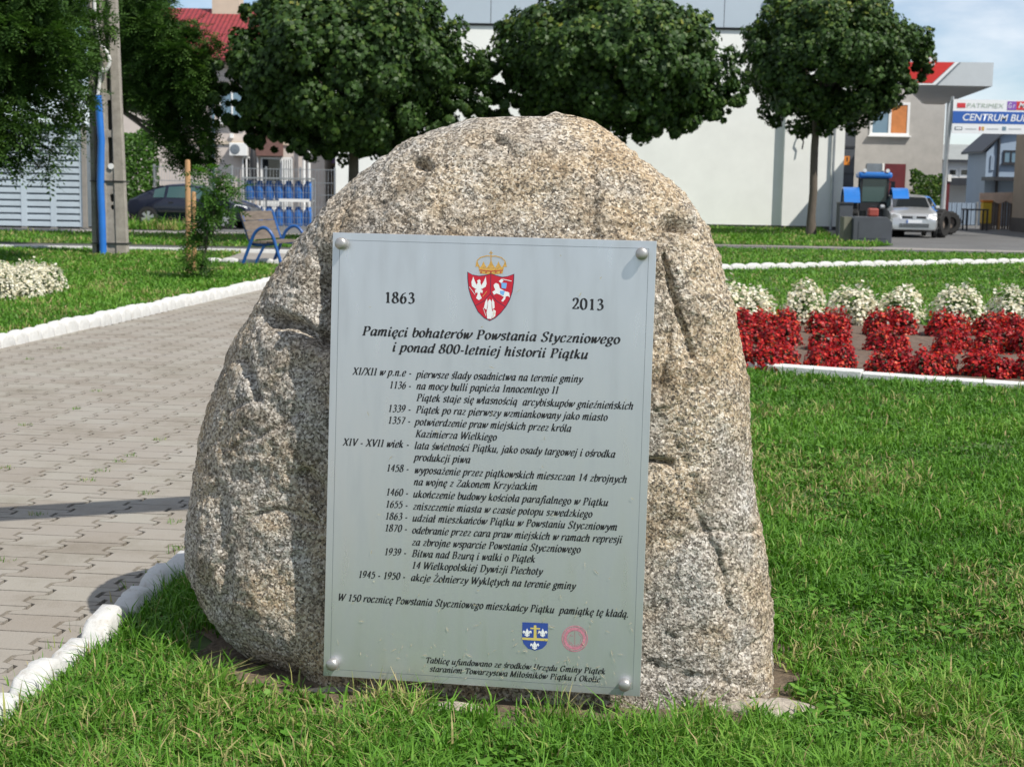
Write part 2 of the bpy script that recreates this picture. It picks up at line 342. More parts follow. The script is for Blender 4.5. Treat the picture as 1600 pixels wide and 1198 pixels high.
def vnoise(X, seed=0):
    X = np.asarray(X, dtype=np.float64); i = np.floor(X); f = X - i; f = f * f * f * (f * (f * 6 - 15) + 10); i = i.astype(np.int64)
    r = 0
    for dx in (0, 1):
        for dy in (0, 1):
            for dz in (0, 1):
                w = (f[:, 0] if dx else 1 - f[:, 0]) * (f[:, 1] if dy else 1 - f[:, 1]) * (f[:, 2] if dz else 1 - f[:, 2])
                r = r + w * _h(i[:, 0] + dx, i[:, 1] + dy, i[:, 2] + dz, seed)
    return r * 2 - 1
def fbm(X, sc, oct=4, seed=0, gain=0.5):
    a = 1; r = 0; X = np.asarray(X) * sc
    for k in range(oct): r = r + a * vnoise(X + k * 17.3, seed + k); X = X * 2.03; a *= gain
    return r
def inpoly(x, y, poly):
    c = np.zeros(len(x), dtype=bool); n = len(poly)
    for i in range(n):
        x0, y0 = poly[i]; x1, y1 = poly[(i + 1) % n]
        if y0 == y1: continue
        c ^= ((y0 > y) != (y1 > y)) & (x < (x1 - x0) * (y - y0) / (y1 - y0) + x0)
    return c
def sheet(name, poly, z, mat, kind='structure', label=None, cat=None):
    m = MB(); m.add([(x, y, z) for x, y in poly], [tuple(range(len(poly)))]); o = m.build(name, mat)
    if o.data.polygons[0].normal.z < 0: o.data.flip_normals()
    return tag(o, label, cat, None, kind)

# ------------------------------------------------------------------ ground, paths, lawns
def lx(y): return -4.75 + (y - 13.86) * 0.1306     # left edge of the path
def rx(y): return -1.53 + (y - 4.36) * 0.0815      # right edge of the path
sheet('ground', [(-400, -300), (400, -300), (400, 900), (-400, 900)], -0.05, 'ground_far')
sheet('yard', [(-120, 42), (120, 37.0), (120, 130), (-120, 130)], -0.02, 'asphalt')
LAWN_R = [(rx(-6), -6), (40, -6), (40, 37.2), (14, 39.5), (rx(33), 40.6), (rx(33), 33)]
LAWN_L = [(-40, 3), (lx(3) - 0.1, 3), (lx(28.6) - 0.1, 28.6), (-5.8, 28.9), (-6.0, 33.2), (-40, 33.6)]
sheet('lawn', LAWN_R, 0.0, 'lawn_soil'); sheet('lawn', LAWN_L, 0.0, 'lawn_soil')
STRIP_L = [(-40, 36.2), (-2.0, 36.0), (-2.0, 43.2), (-40, 43.6)]
STRIP_R = [(-2, 43.4), (10.0, 42.6), (11.2, 44.6), (10.9, 52), (12.4, 60.8), (-2, 60.8)]
MOUND_L = [(-13.1, 46.9), (-10.3, 46.6), (-10.4, 48.6), (-13.1, 48.8)]
for s in (STRIP_L, STRIP_R, MOUND_L): sheet('lawn', s, 0.0, 'lawn_soil')
sheet('path', [(-60, 33.2), (rx(33), 33.0), (rx(33), 36.0), (-60, 36.4)], -0.012, 'asphalt')
sheet('pavement', [(-60, 43.6), (-2, 43.2), (40, 37.2), (40, 39.9), (14, 42.2), (-2, 45.6), (-60, 46.8)], -0.008, 'pavement')
sheet('plaza', [(-6, 28.7), (rx(28.7), 28.7), (rx(33), 33), (-6, 33.2)], -0.006, 'pavement')

# interlocking pavers of the path
def pavers():
    base = sheet('path', [(lx(-3), -3), (rx(-3), -3), (rx(28.8), 28.8), (lx(28.8), 28.8)], -0.012, 'joint_soil')
    base.name = 'path_bedding'
    ang = math.atan(0.105); ca, sa = math.cos(ang), math.sin(ang)
    Wc, Hp, A, g = 0.245, 0.20, 0.024, 0.0048
    zig = [(0.0, 1), (0.19, 1), (0.31, -1), (0.69, -1), (0.81, 1), (1.0, 1)]
    V = []; F4 = []; FN = []; T = []
    r = random.Random(3)
    for i in range(-17, 31):
        for j in range(-36, 150):
            off = (i % 2) * 0.5
            u0 = i * Wc; v0 = (j + off) * Hp
            cx, cy = u0 + Wc / 2, v0 + Hp / 2
            wx = -3.2 + cx * ca + cy * sa; wy = 4 - cx * sa + cy * ca
            if not (lx(wy) - 0.06 < wx < rx(wy) + 0.07 and -2 < wy < 28.5): continue
            pl = []
            for f, sgn in zig: pl.append((u0 + Wc + sgn * A - 2 * g, v0 + g + f * (Hp - 2 * g)))
            for f, sgn in reversed(zig): pl.append((u0 - sgn * A + 2 * g, v0 + g + f * (Hp - 2 * g)))
            dz = r.uniform(-0.001, 0.001); tl = (r.uniform(-.004, .004), r.uniform(-.004, .004))
            o = len(V); n = len(pl); tn = min(1, max(0, r.gauss(0.5, 0.17)))
            for (u, v) in pl:
                x = -3.2 + u * ca + v * sa; y = 4 - u * sa + v * ca; x = min(max(x, lx(y) - .06), rx(y) + .05); z = 0.003 + dz + tl[0] * (u - cx) + tl[1] * (v - cy)
                V.append((x, y, z)); T.append(tn)
            for (u, v) in pl:
                x = -3.2 + u * ca + v * sa; y = 4 - u * sa + v * ca; x = min(max(x, lx(y) - .06), rx(y) + .05); V.append((x, y, -0.03)); T.append(tn)
            FN.append([o + k for k in range(n)])
            F4 += [[o + k, o + n + k, o + n + (k + 1) % n, o + (k + 1) % n] for k in range(n)]
    me = np_mesh('path', V, [np.array(FN), np.array(F4)], T)
    o = link('path', me, 'paver'); o['kind'] = 'structure'
pm = MAT['paver'].node_tree   # worn, blotchy concrete on top of each paver's own tone
_b = pm.nodes['Principled BSDF']; _a = [n for n in pm.nodes if n.type == 'VALTORGB'][0]
_n = N(pm, 'ShaderNodeTexNoise'); _n.inputs['Scale'].default_value = 1.3; _n.inputs['Detail'].default_value = 12; _n.inputs['Roughness'].default_value = 0.75
_co = N(pm, 'ShaderNodeTexCoord'); pm.links.new(_co.outputs['Object'], _n.inputs['Vector'])
_rr = ramp(pm, [(0.28, (0.66, 0.63, 0.56)), (0.5, (0.98, 0.97, 0.95)), (0.62, (1, 1, 1)), (0.8, (1.16, 1.15, 1.12))]); pm.links.new(_n.outputs['Fac'], _rr.inputs[0])
_m = N(pm, 'ShaderNodeMixRGB'); _m.blend_type = 'MULTIPLY'; _m.inputs[0].default_value = 1
pm.links.new(_a.outputs[0], _m.inputs[1]); pm.links.new(_rr.outputs[0], _m.inputs[2]); pm.links.new(_m.outputs[0], _b.inputs['Base Color'])
_n2 = N(pm, 'ShaderNodeTexNoise'); _n2.inputs['Scale'].default_value = 120; _n2.inputs['Detail'].default_value = 3; pm.links.new(_co.outputs['Object'], _n2.inputs['Vector'])
_bp = N(pm, 'ShaderNodeBump'); _bp.inputs['Strength'].default_value = 0.5; _bp.inputs['Distance'].default_value = 0.006
pm.links.new(_n2.outputs['Fac'], _bp.inputs['Height']); pm.links.new(_bp.outputs[0], _b.inputs['Normal'])
pavers()

# ------------------------------------------------------------------ kerb blocks
def kerb_mesh(L_, T_, H_, seed, valley=0.55):
    r = random.Random(seed); ns, nc = 14, 10; V = []
    for i in range(ns + 1):
        s = -0.5 + i / ns
        e = abs(2 * s); top = H_ * (valley + (1 - valley) * max(0.0, 1 - e ** 3.2)); th = T_ * (0.86 + 0.14 * (1 - e ** 4))
        for k in range(nc + 1):
            q = math.pi * k / nc; cx = math.cos(q); sx = math.sin(q)
            y = -th / 2 * (abs(cx) ** 0.45) * (1 if cx > 0 else -1); z = -0.08 + (top + 0.08) * (sx ** 0.4 if sx > 0 else 0)
            V.append((s * (L_ - 0.012), y + r.uniform(-.005, .005), z + r.uniform(-.004, .004)))
    F = [(i * (nc + 1) + k, i * (nc + 1) + k + 1, (i + 1) * (nc + 1) + k + 1, (i + 1) * (nc + 1) + k) for i in range(ns) for k in range(nc)]
    F += [tuple(range(nc + 1))[::-1], tuple(ns * (nc + 1) + k for k in range(nc + 1))]
    me = bpy.data.meshes.new('kerb_block'); me.from_pydata(V, [], F); me.materials.append(MAT['kerb_paint'])
    bm = bmesh.new(); bm.from_mesh(me); bmesh.ops.recalc_face_normals(bm, faces=bm.faces); bm.to_mesh(me); bm.free()
    me.polygons.foreach_set('use_smooth', np.ones(len(me.polygons), dtype=bool)); return me
def kerb_row(p0, p1, L_, T_, H_, label, group, seed=0, valley=0.55, jit=0.012):
    ms = [kerb_mesh(L_, T_, H_, seed + k, valley) for k in range(3)]; r = random.Random(seed)
    d = Vector((p1[0] - p0[0], p1[1] - p0[1], 0)); n = int(d.length / L_); d.normalize(); a = math.atan2(d.y, d.x)
    for i in range(n):
        o = bpy.data.objects.new('kerb_block', ms[r.randrange(3)]); C.objects.link(o)
        o.location = (p0[0] + d.x * (i + 0.5) * L_, p0[1] + d.y * (i + 0.5) * L_, r.uniform(-jit, jit))
        o.rotation_euler = (r.uniform(-.05, .05), r.uniform(-.02, .02), a + r.uniform(-.03, .03)); tag(o, label, 'kerb block', group)
kerb_row((rx(3.5) + 0.05, 3.5), (rx(12) + 0.05, 12), 0.30, 0.105, 0.078, 'rounded white painted kerb block between the paved path and the grass beside the boulder', 'kerb blocks beside the boulder', 1, 0.35, 0.016)
kerb_row((lx(9) - 0.06, 9), (lx(28.6) - 0.06, 28.6), 0.29, 0.13, 0.14, 'scalloped white kerb block in the long row along the left edge of the paved path', 'kerb blocks on the left of the path', 11, 0.72)
kerb_row((-5.9, 28.75), (-2.0, 28.55), 0.33, 0.12, 0.10, 'white kerb block in the short row at the foot of the blue bench', 'kerb blocks by the bench', 21, 0.75)
q0, q1 = G(1050, 428), G(1690, 409)
kerb_row((q0.x - 2, q0.y - 0.4), (q1.x, q1.y), 0.40, 0.13, 0.115, 'white scalloped kerb block in the row crossing the lawn behind the flower bed', 'kerb blocks behind the flower bed', 31, 0.55)
m = MB(); m.box((-14, 33.15, -.05), (-2.2, 33.27, 0.07)); tag(m.build('kerb_strip', 'white_paint', bevel=0.01), None, None, None, 'structure')

# ------------------------------------------------------------------ memorial boulder
memorial = thing('memorial_boulder', 'big granite boulder with a rounded top carrying a grey engraved metal plaque', 'memorial stone', (0.0, 4.95, 0))
PC = np.array([-0.07529, 4.5, 0.75536]); PE1 = np.array([0.991134, -0.132781, -0.004749]); PE2 = np.array([0.012836, 0.060117, 0.998109]); PN = np.array([-0.132244, -0.989321, 0.061289]); PW, PH = 0.98494, 1.37379
def pl_uv(px, py):
    d = ray(px, py); t = ((PC - _cam) @ PN) / (d @ PN); q = _cam + d * t - PC; return float(q @ PE1), float(q @ PE2)
def boulder():
    Lp = [(300, 1120), (297, 1075), (300, 1010), (297, 960), (294, 910), (293, 870), (296, 820), (302, 770), (311, 725), (319, 690), (331, 650), (346, 608), (366, 563), (390, 518), (410, 488), (430, 445), (452, 412), (480, 374), (500, 346), (530, 311), (556, 288), (600, 247), (640, 221), (690, 200), (740, 188), (800, 181), (845, 177)]
    Rp = [(1215, 1150), (1208, 1100), (1203, 1050), (1202, 1000), (1203, 950), (1198, 900), (1191, 850), (1183, 810), (1175, 760), (1168, 700), (1162, 640), (1157, 600), (1152, 560), (1145, 520), (1140, 480), (1131, 440), (1125, 400), (1116, 375), (1108, 350), (1095, 330), (1075, 300), (1040, 270), (1010, 245), (985, 228), (960, 206), (930, 187), (900, 179), (880, 175.5)]
    YL, YR = 5.14, 4.84
    Lw = np.array([(*P(x, y, YL),) for x, y in Lp]); Rw = np.array([(*P(x, y, YR),) for x, y in Rp])
    ztop = float(P(868, 175, 5.0)[2]); zb = -0.12
    Lw[:, 2] = np.minimum(Lw[:, 2], ztop - 0.02); Rw[:, 2] = np.minimum(Rw[:, 2], ztop - 0.005)
    # heights spaced evenly along the outline
    t = np.linspace(0, 1, 430); zz = zb + (ztop - zb) * np.sin(np.minimum(t * 1.0, 1) * math.pi / 2 * 0.5) / math.sin(math.pi / 4)
    zz = zb + (ztop - zb) * (1 - (1 - t) ** 1.75)
    def itp(Wd, z): o = np.argsort(Wd[:, 2]); return np.interp(z, Wd[o, 2], Wd[o, 0])
    xl = itp(Lw, zz); xr = itp(Rw, zz); xt = float(P(868, 175, 5.0)[0])
    k = np.clip((zz - Lw[:, 2].max()) / (ztop - Lw[:, 2].max() + 1e-9), 0, 1); xl = xl * (1 - k) + xt * k
    k = np.clip((zz - Rw[:, 2].max()) / (ztop - Rw[:, 2].max() + 1e-9), 0, 1); xr = xr * (1 - k) + xt * k
    xl = xl + 0.20 * np.clip((0.30 - zz) / 0.30, 0, 1.2) ** 1.6   # the stone rounds in where it meets the ground on the left
    cx = (xl + xr) / 2; a = (xr - xl) / 2
    ph0 = np.linspace(0, 1, 760, endpoint=False)
    ph = 2 * math.pi * (ph0 + 0.085 * np.sin(2 * math.pi * (ph0 - 0.5) + math.pi / 2 * 0) * 0)   # uniform base
    # denser samples on the front (phi = -90 deg)
    ph = 2 * math.pi * ph0; ph = ph + 0.45 * np.cos(ph)
    cph, sph = np.cos(ph), np.sin(ph)
    tfrac = np.clip(zz / ztop, 0, 1)
    yc = 4.99
    front_y = PC[1] + 0.055 + (zz - PC[2]) * 0.0602          # plane just behind the plaque
    bf = yc - front_y
    s = np.clip((zz - 1.36) / (ztop - 1.36), 0, 1); bf = bf * np.sqrt(np.clip(1 - s ** 1.7, 0, 1))
    bb = 0.52 * np.sqrt(np.clip(1 - (tfrac * 0.999) ** 2.4, 0, 1))
    low = np.clip((0.35 - zz) / 0.4, 0, 1); bf = bf - 0.02 * low ** 1.5
    nf, nb = 3.4, 2.3
    ex = np.where(sph < 0, np.where(cph < 0, 2 / 2.9, 2 / nf), 2 / nb)
    ux = np.sign(cph) * np.abs(cph) ** ex; uy = np.sign(sph) * np.abs(sph) ** ex
    X = cx[:, None] + a[:, None] * ux[None]
    Y0 = np.where(uy[None] < 0, bf[:, None], bb[:, None]) * uy[None]
    Y = yc + Y0 - 0.134 * (np.maximum(X, -0.62 + 0.85 * (X + 0.62)) + 0.075)
    Z = np.repeat(zz[:, None], len(ph), 1)
    V = np.stack([X, Y, Z], -1); nr, nc = X.shape
    # normals by finite differences
    du = np.roll(V, -1, 1) - np.roll(V, 1, 1); dv = np.gradient(V, axis=0); nn = np.cross(du, dv); nn /= np.linalg.norm(nn, axis=2, keepdims=True) + 1e-9
    c0 = np.array([0, 5.0, 0.8]); sg = np.sign(np.sum((V - c0) * nn, 2, keepdims=True)); nn *= np.where(np.median(sg) < 0, -1, 1)
    Vf = V.reshape(-1, 3); nf_ = nn.reshape(-1, 3)
    fade = np.clip((ztop - Vf[:, 2]) / 0.12, 0.25, 1)
    D = 0.020 * fbm(Vf, 1.9, 2, 3) + 0.008 * fbm(Vf, 5.0, 3, 9) + 0.004 * (1 - 2 * np.abs(fbm(Vf, 9, 3, 21))) * 0.8 + 0.0045 * fbm(Vf, 34, 3, 31) + 0.003 * fbm(Vf, 95, 2, 41)
    fac = np.abs(fbm(Vf + 5, 2.6, 2, 55)); D -= 0.010 * np.exp(-(fac / 0.06) ** 2)
    # cracks, ledges and pits seen on the front
    px, py = projv(Vf); frontm = (nf_[:, 1] < 0.25)
    def seg(pts, w, dep, hard=1.0):
        best = np.full(len(px), 1e9)
        for (x0, y0), (x1, y1) in zip(pts[:-1], pts[1:]):
            L2 = (x1 - x0) ** 2 + (y1 - y0) ** 2; tt = np.clip(((px - x0) * (x1 - x0) + (py - y0) * (y1 - y0)) / L2, 0, 1)
            best = np.minimum(best, np.hypot(px - x0 - tt * (x1 - x0), py - y0 - tt * (y1 - y0)))
        return -dep * np.exp(-(best / w) ** 2) * frontm
    wob = 5 * fbm(Vf, 14, 2, 77); px = px + wob; py = py + 5 * fbm(Vf, 14, 2, 88)
    D = D + seg([(1036, 398), (1048, 440), (1056, 478), (1072, 515), (1082, 560)], 4.5, 0.022)
    D = D + seg([(1030, 620), (1040, 560), (1052, 520)], 4, 0.012)
    D = D + seg([(1010, 716), (1048, 722)], 5, 0.02) + seg([(1052, 346), (1082, 352)], 10, 0.06)
    D = D + seg([(425, 500), (470, 512), (512, 532)], 11, 0.075) + seg([(508, 405), (502, 470), (512, 530)], 17, 0.085) + seg([(495, 440), (480, 480)], 24, 0.04)
    D = D + seg([(772, 214), (792, 226), (802, 248)], 5, 0.03) + seg([(652, 248), (672, 256)], 7, 0.03)
    D = D + seg([(1068, 700), (1082, 780), (1120, 880), (1142, 960)], 9, 0.010) + seg([(470, 742), (492, 762), (498, 800)], 9, 0.035)
    D = D + seg([(330, 770), (345, 850), (350, 930)], 14, 0.02) + seg([(600, 420), (560, 500)], 10, 0.01) + seg([(385, 560), (400, 620)], 9, 0.03)
    D = D + seg([(1010, 1040), (1100, 1060), (1180, 1075)], 7, 0.01)
    D = D + seg([(1010, 716), (1046, 721), (1056, 738), (1070, 772), (1090, 812), (1120, 862), (1140, 950)], 3.0, 0.009) + seg([(1030, 600), (1046, 560), (1058, 500)], 3.5, 0.014) + seg([(560, 330), (640, 300), (700, 262)], 4, 0.008) + seg([(340, 700), (400, 690), (470, 640)], 4, 0.010)
    ledge = np.clip((py - 1000) / 60, 0, 1) * np.clip((520 - px) / 60, 0, 1) * frontm; D = D - 0.05 * ledge ** 1.5   # undercut low on the left
    D *= fade
    V2 = Vf + nf_ * D[:, None]
    q = V2 - PC; u = q @ PE1; v = q @ PE2; n = q @ PN
    inside = (np.abs(u) < PW / 2 + 0.03) & (np.abs(v) < PH / 2 + 0.03) & (n > -0.02)
    V2[inside] -= PN[None] * (n[inside] + 0.02)[:, None]
    i = np.arange(nr - 1)[:, None] * nc; j = np.arange(nc)[None]
    F = np.stack([i + j, i + (j + 1) % nc, i + nc + (j + 1) % nc, i + nc + j], -1).reshape(-1, 4)
    V2 = V2 - np.array([0, 4.95, 0])
    me = np_mesh('boulder', V2, [F, np.array([[(nr - 1) * nc + k for k in range(nc)]])])
    bm = bmesh.new(); bm.from_mesh(me); bmesh.ops.recalc_face_normals(bm, faces=bm.faces); bm.to_mesh(me); bm.free()
    o = link('boulder', me, 'granite', memorial, smooth=True)
boulder()
PM = Matrix(((PE1[0], PE2[0], PN[0], PC[0]), (PE1[1], PE2[1], PN[1], PC[1] - 4.95), (PE1[2], PE2[2], PN[2], PC[2]), (0, 0, 0, 1)))
m = MB(); m.box((-PW / 2, -PH / 2, -0.006), (PW / 2, PH / 2, 0))
plaque = m.build('plaque', 'plaque_metal', memorial, bevel=0.0012); plaque.matrix_local = PM
# engraved border line
m = MB(); e = 0.022; wl = 0.0012
for (x0, y0, x1, y1) in ((-PW/2+e, -PH/2+e, PW/2-e, -PH/2+e+wl), (-PW/2+e, PH/2-e-wl, PW/2-e, PH/2-e), (-PW/2+e, -PH/2+e+wl, -PW/2+e+wl, PH/2-e-wl), (PW/2-e-wl, -PH/2+e+wl, PW/2-e, PH/2-e-wl)):
    m.add([(x0, y0, .0005), (x1, y0, .0005), (x1, y1, .0005), (x0, y1, .0005)], [(0, 1, 2, 3)])
m.build('border_line', 'engrave', plaque, fixn=False)
for k, (bx, by) in enumerate(((537, 383), (1005, 399), (523, 1037), (978, 1069))):
    u, v = pl_uv(bx, by); m = MB()
    m.lathe([(0.0165, 0.0), (0.0165, 0.016), (0.0160, 0.019), (0.0185, 0.0195), (0.0188, 0.026), (0.0165, 0.031), (0.011, 0.034), (0.004, 0.0352)], (u - 0.003, v + 0.004, 0.0003), 'z', 24)
    m.build('bolt', 'bolt_metal', plaque, smooth=True)
# --- lettering: a broad-nib serif alphabet drawn as strokes (units: 1/100 em)
ac = lambda x: ('l', [(x, 54), (x + 13, 68)])
dot = lambda x, y: ('d', x, y)
S = lambda x, y, w: ('s', x, y, w)
_o = ('c', [(23, 46), (9, 38), (6, 18), (20, 0), (36, 9), (39, 30), (23, 46)])
_a = [('c', [(38, 38), (26, 46), (11, 38), (6, 18), (13, 1), (26, 7), (37, 26)]), ('l', [(40, 46), (37, 10)]), ('c', [(37, 10), (40, 0), (48, 8)])]
_e = [('c', [(8, 20), (30, 26), (36, 37), (27, 46), (13, 38), (6, 18), (14, 0), (27, 1), (38, 11)])]
_n = [('l', [(8, 45), (8, 0)]), S(5, 43, 9), ('c', [(9, 24), (24, 45), (35, 42), (36, 28), (34, 8), (38, 0), (47, 8)])]
_z = [('l', [(6, 43), (37, 43)]), ('l', [(36, 42), (5, 3)]), ('l', [(4, 3), (38, 2)])]
_s = [('c', [(33, 36), (25, 46), (12, 43), (10, 32), (28, 20), (31, 8), (18, 0), (5, 7)])]
_l = [('l', [(10, 68), (9, 9)]), S(6, 67, 9), ('c', [(9, 9), (13, 0), (22, 8)])]
_i = [('l', [(10, 45), (9, 9)]), S(6, 44, 9), ('c', [(9, 9), (13, 0), (22, 8)])]
og = lambda x: ('c', [(x, 2), (x - 6, -8), (x - 2, -17), (x + 8, -14)])
_c = [('c', [(37, 35), (27, 46), (12, 38), (6, 18), (13, 1), (27, 1), (39, 11)])]
_v = lambda x: [('l', [(x, 66), (x, 0)]), S(x, 1.5, 24), S(x - 2, 64.5, 20)]
_Z = [('l', [(8, 63), (50, 63)]), ('l', [(49, 64), (7, 3)]), ('l', [(6, 3), (52, 3)]), ('l', [(52, 3), (54, 16)])]
GL = {
 'a': (50, _a), 'ą': (50, _a + [og(42)]), 'b': (46, [('l', [(9, 68), (8, 8)]), S(6, 67, 8), ('c', [(9, 28), (24, 46), (38, 40), (40, 22), (32, 4), (18, 0), (8, 8)])]),
 'c': (42, _c), 'ć': (42, _c + [ac(20)]), 'd': (50, _a[:1] + [('l', [(42, 68), (37, 10)]), ('c', [(37, 10), (40, 0), (48, 8)]), S(38, 67, 9)]),
 'e': (43, _e), 'ę': (43, _e + [og(30)]), 'f': (33, [('c', [(46, 63), (36, 69), (27, 58), (20, 30), (14, -8), (6, -20), (-4, -17)]), S(20, 44, 30)]),
 'g': (46, [('c', [(36, 38), (24, 46), (10, 36), (10, 22), (22, 15), (34, 24), (36, 38)]), ('c', [(16, 16), (12, 8), (32, 0), (36, -10), (22, -20), (6, -16), (6, -6), (16, 2)]), ('l', [(36, 43), (45, 44)])]),
 'h': (50, [('l', [(9, 68), (8, 0)]), S(6, 67, 9)] + _n[2:]), 'i': (26, _i + [dot(12, 62)]), 'j': (27, [('c', [(14, 45), (12, 0), (6, -18), (-6, -18)]), S(10, 44, 9), dot(16, 62)]),
 'k': (48, [('l', [(9, 68), (8, 0)]), S(6, 67, 9), ('l', [(38, 44), (10, 22)]), ('c', [(16, 26), (30, 10), (36, 1), (47, 8)])]),
 'l': (26, _l), 'ł': (27, _l + [('l', [(-3, 27), (24, 43)])]),
 'm': (74, [('l', [(8, 45), (8, 0)]), S(5, 43, 9), ('c', [(9, 24), (23, 45), (32, 42), (32, 26), (31, 0)]), ('c', [(32, 24), (46, 45), (57, 42), (58, 28), (56, 8), (60, 0), (69, 8)])]),
 'n': (50, _n), 'ń': (50, _n + [ac(24)]), 'o': (46, [_o]), 'ó': (46, [_o, ac(24)]),
 'p': (49, [('l', [(9, 46), (7, -20)]), S(6, -20, 20), S(5, 44, 9), ('c', [(9, 26), (24, 46), (38, 40), (40, 22), (32, 4), (18, 0), (8, 8)])]),
 'r': (39, [('l', [(8, 45), (8, 0)]), S(5, 43, 9), ('c', [(9, 22), (20, 40), (32, 46), (38, 38)])]), 's': (38, _s), 'ś': (38, _s + [ac(20)]),
 't': (30, [('l', [(14, 60), (10, 10)]), ('c', [(10, 10), (14, 0), (26, 7)]), S(15, 44, 26)]),
 'u': (51, [('l', [(8, 45), (7, 14)]), S(5, 44, 8), ('c', [(7, 14), (12, 0), (24, 5), (37, 26)]), ('l', [(39, 46), (36, 9)]), ('c', [(36, 9), (39, 0), (48, 8)])]),
 'w': (64, [('c', [(4, 44), (9, 36), (11, 0)]), ('l', [(11, 0), (31, 42)]), ('l', [(31, 45), (33, 0)]), ('c', [(33, 0), (49, 16), (60, 36), (55, 46)])]),
 'y': (45, [('c', [(5, 43), (13, 32), (19, 3)]), ('c', [(42, 45), (36, 20), (20, -8), (8, -20), (-2, -15)])]),
 'z': (41, _z), 'ż': (41, _z + [dot(24, 60)]), 'ź': (41, _z + [ac(22)]),
 'P': (58, _v(15) + [('c', [(15, 65), (36, 65), (47, 54), (44, 38), (30, 31), (15, 31)])]), 'I': (36, _v(17)),
 'S': (54, [('c', [(46, 53), (38, 67), (22, 66), (12, 54), (18, 41), (38, 28), (44, 14), (32, 0), (14, 1), (6, 14)])]),
 'X': (62, [('l', [(10, 66), (52, 0)]), ('l', [(53, 66), (7, 0)]), S(9, 65, 18), S(52, 65, 16), S(8, 1, 16), S(53, 1, 18)]),
 'V': (60, [('l', [(8, 66), (29, 0)]), ('l', [(29, 0), (54, 66)]), S(9, 65, 18), S(54, 65, 16)]),
 'K': (64, _v(15) + [('l', [(54, 65), (17, 30)]), ('l', [(26, 38), (56, 0)]), S(54, 65, 14), S(56, 1, 16)]),
 'W': (86, [('l', [(6, 66), (21, 0)]), ('l', [(21, 0), (45, 63)]), ('l', [(41, 66), (57, 0)]), ('l', [(57, 0), (82, 66)]), S(8, 65, 18), S(82, 65, 14)]),
 'B': (60, _v(15) + [('c', [(15, 65), (36, 65), (45, 54), (38, 38), (16, 35)]), ('c', [(16, 35), (42, 34), (50, 18), (38, 2), (15, 1)])]),
 'D': (68, _v(15) + [('c', [(15, 65), (40, 64), (58, 46), (56, 20), (38, 2), (15, 1)])]),
 'T': (58, [('l', [(31, 65), (31, 0)]), S(31, 1.5, 24), ('l', [(6, 64), (57, 64)]), ('l', [(6, 64), (5, 50)]), ('l', [(57, 64), (58, 50)])]),
 'Z': (58, _Z), 'Ż': (58, _Z + [dot(30, 80)]),
 'U': (66, [('l', [(13, 66), (13, 20)]), ('c', [(13, 20), (20, 1), (38, 0), (52, 20)]), ('l', [(52, 20), (53, 66)]), S(13, 65, 22), S(53, 65, 16)]),
 'G': (68, [('c', [(56, 52), (44, 66), (24, 64), (9, 44), (9, 18), (28, 0), (46, 3), (55, 10)]), ('l', [(54, 28), (54, 6)]), S(52, 29, 20)]),
 'M': (82, [('l', [(12, 66), (9, 0)]), ('l', [(14, 66), (38, 0)]), ('l', [(38, 0), (66, 66)]), ('l', [(66, 66), (66, 0)]), S(10, 65, 14), S(68, 65, 14), S(9, 1, 16), S(66, 1, 22)]),
 'O': (66, [('c', [(33, 66), (14, 56), (8, 28), (26, 0), (50, 10), (58, 38), (50, 60), (33, 66)])]),
 '0': (50, [('c', [(25, 66), (10, 52), (9, 18), (25, 0), (41, 14), (42, 50), (25, 66)])]), '1': (50, [('l', [(28, 66), (28, 0)]), ('l', [(28, 65), (14, 56)]), S(28, 1.5, 24)]),
 '2': (50, [('c', [(9, 50), (18, 66), (36, 63), (39, 46), (26, 24), (7, 3)]), ('l', [(6, 4), (43, 4)]), ('l', [(43, 4), (45, 16)])]),
 '3': (50, [('c', [(11, 56), (24, 66), (38, 57), (34, 42), (21, 36)]), ('c', [(21, 36), (40, 30), (42, 12), (26, 0), (8, 6)])]),
 '4': (50, [('l', [(34, 66), (34, 0)]), ('l', [(34, 65), (6, 20)]), ('l', [(6, 20), (46, 20)])]),
 '5': (50, [('l', [(18, 62), (42, 63)]), ('l', [(18, 63), (12, 38)]), ('c', [(12, 38), (30, 42), (42, 26), (34, 5), (18, 0), (7, 7)])]),
 '6': (50, [('c', [(42, 65), (22, 54), (9, 26), (16, 3), (32, 1), (42, 18), (36, 36), (23, 37), (12, 24)])]),
 '7': (50, [('l', [(8, 63), (44, 63)]), ('l', [(43, 64), (20, 0)])]),
 '8': (50, [('c', [(25, 36), (13, 46), (14, 60), (26, 66), (37, 58), (36, 46), (25, 36)]), ('c', [(25, 36), (9, 24), (9, 8), (24, 0), (41, 8), (40, 24), (25, 36)])]),
 '9': (50, [('c', [(8, 1), (28, 12), (41, 40), (34, 63), (18, 65), (8, 48), (14, 30), (27, 29), (38, 42)])]),
 '-': (34, [('l', [(5, 24), (28, 24)]), ('l', [(5, 20), (28, 20)])]), '.': (25, [dot(10, 4)]), ',': (25, [dot(10, 4), ('l', [(12, 2), (7, -10)])]), '/': (32, [('l', [(28, 68), (2, -2)])]), ' ': (26, [])}
def arc_pts(p): return [tuple(q) for q in crom(p, 6)]
def crom(p, n=7):
    p = [np.array(q, float) for q in p]; closed = np.allclose(p[0], p[-1])
    ext = [p[-2] if closed else 2 * p[0] - p[1]] + p + [p[1] if closed else 2 * p[-1] - p[-2]]; o = []
    for i in range(1, len(ext) - 2):
        a, b, c, d = ext[i - 1:i + 3]
        for k in range(n):
            t = k / n; o.append(0.5 * (2 * b + (c - a) * t + (2 * a - 5 * b + 4 * c - d) * t * t + (3 * b - a - 3 * c + d) * t ** 3))
    return o + [p[-1]]
TH, TN, NIB = 16.0, 5.0, R(14)
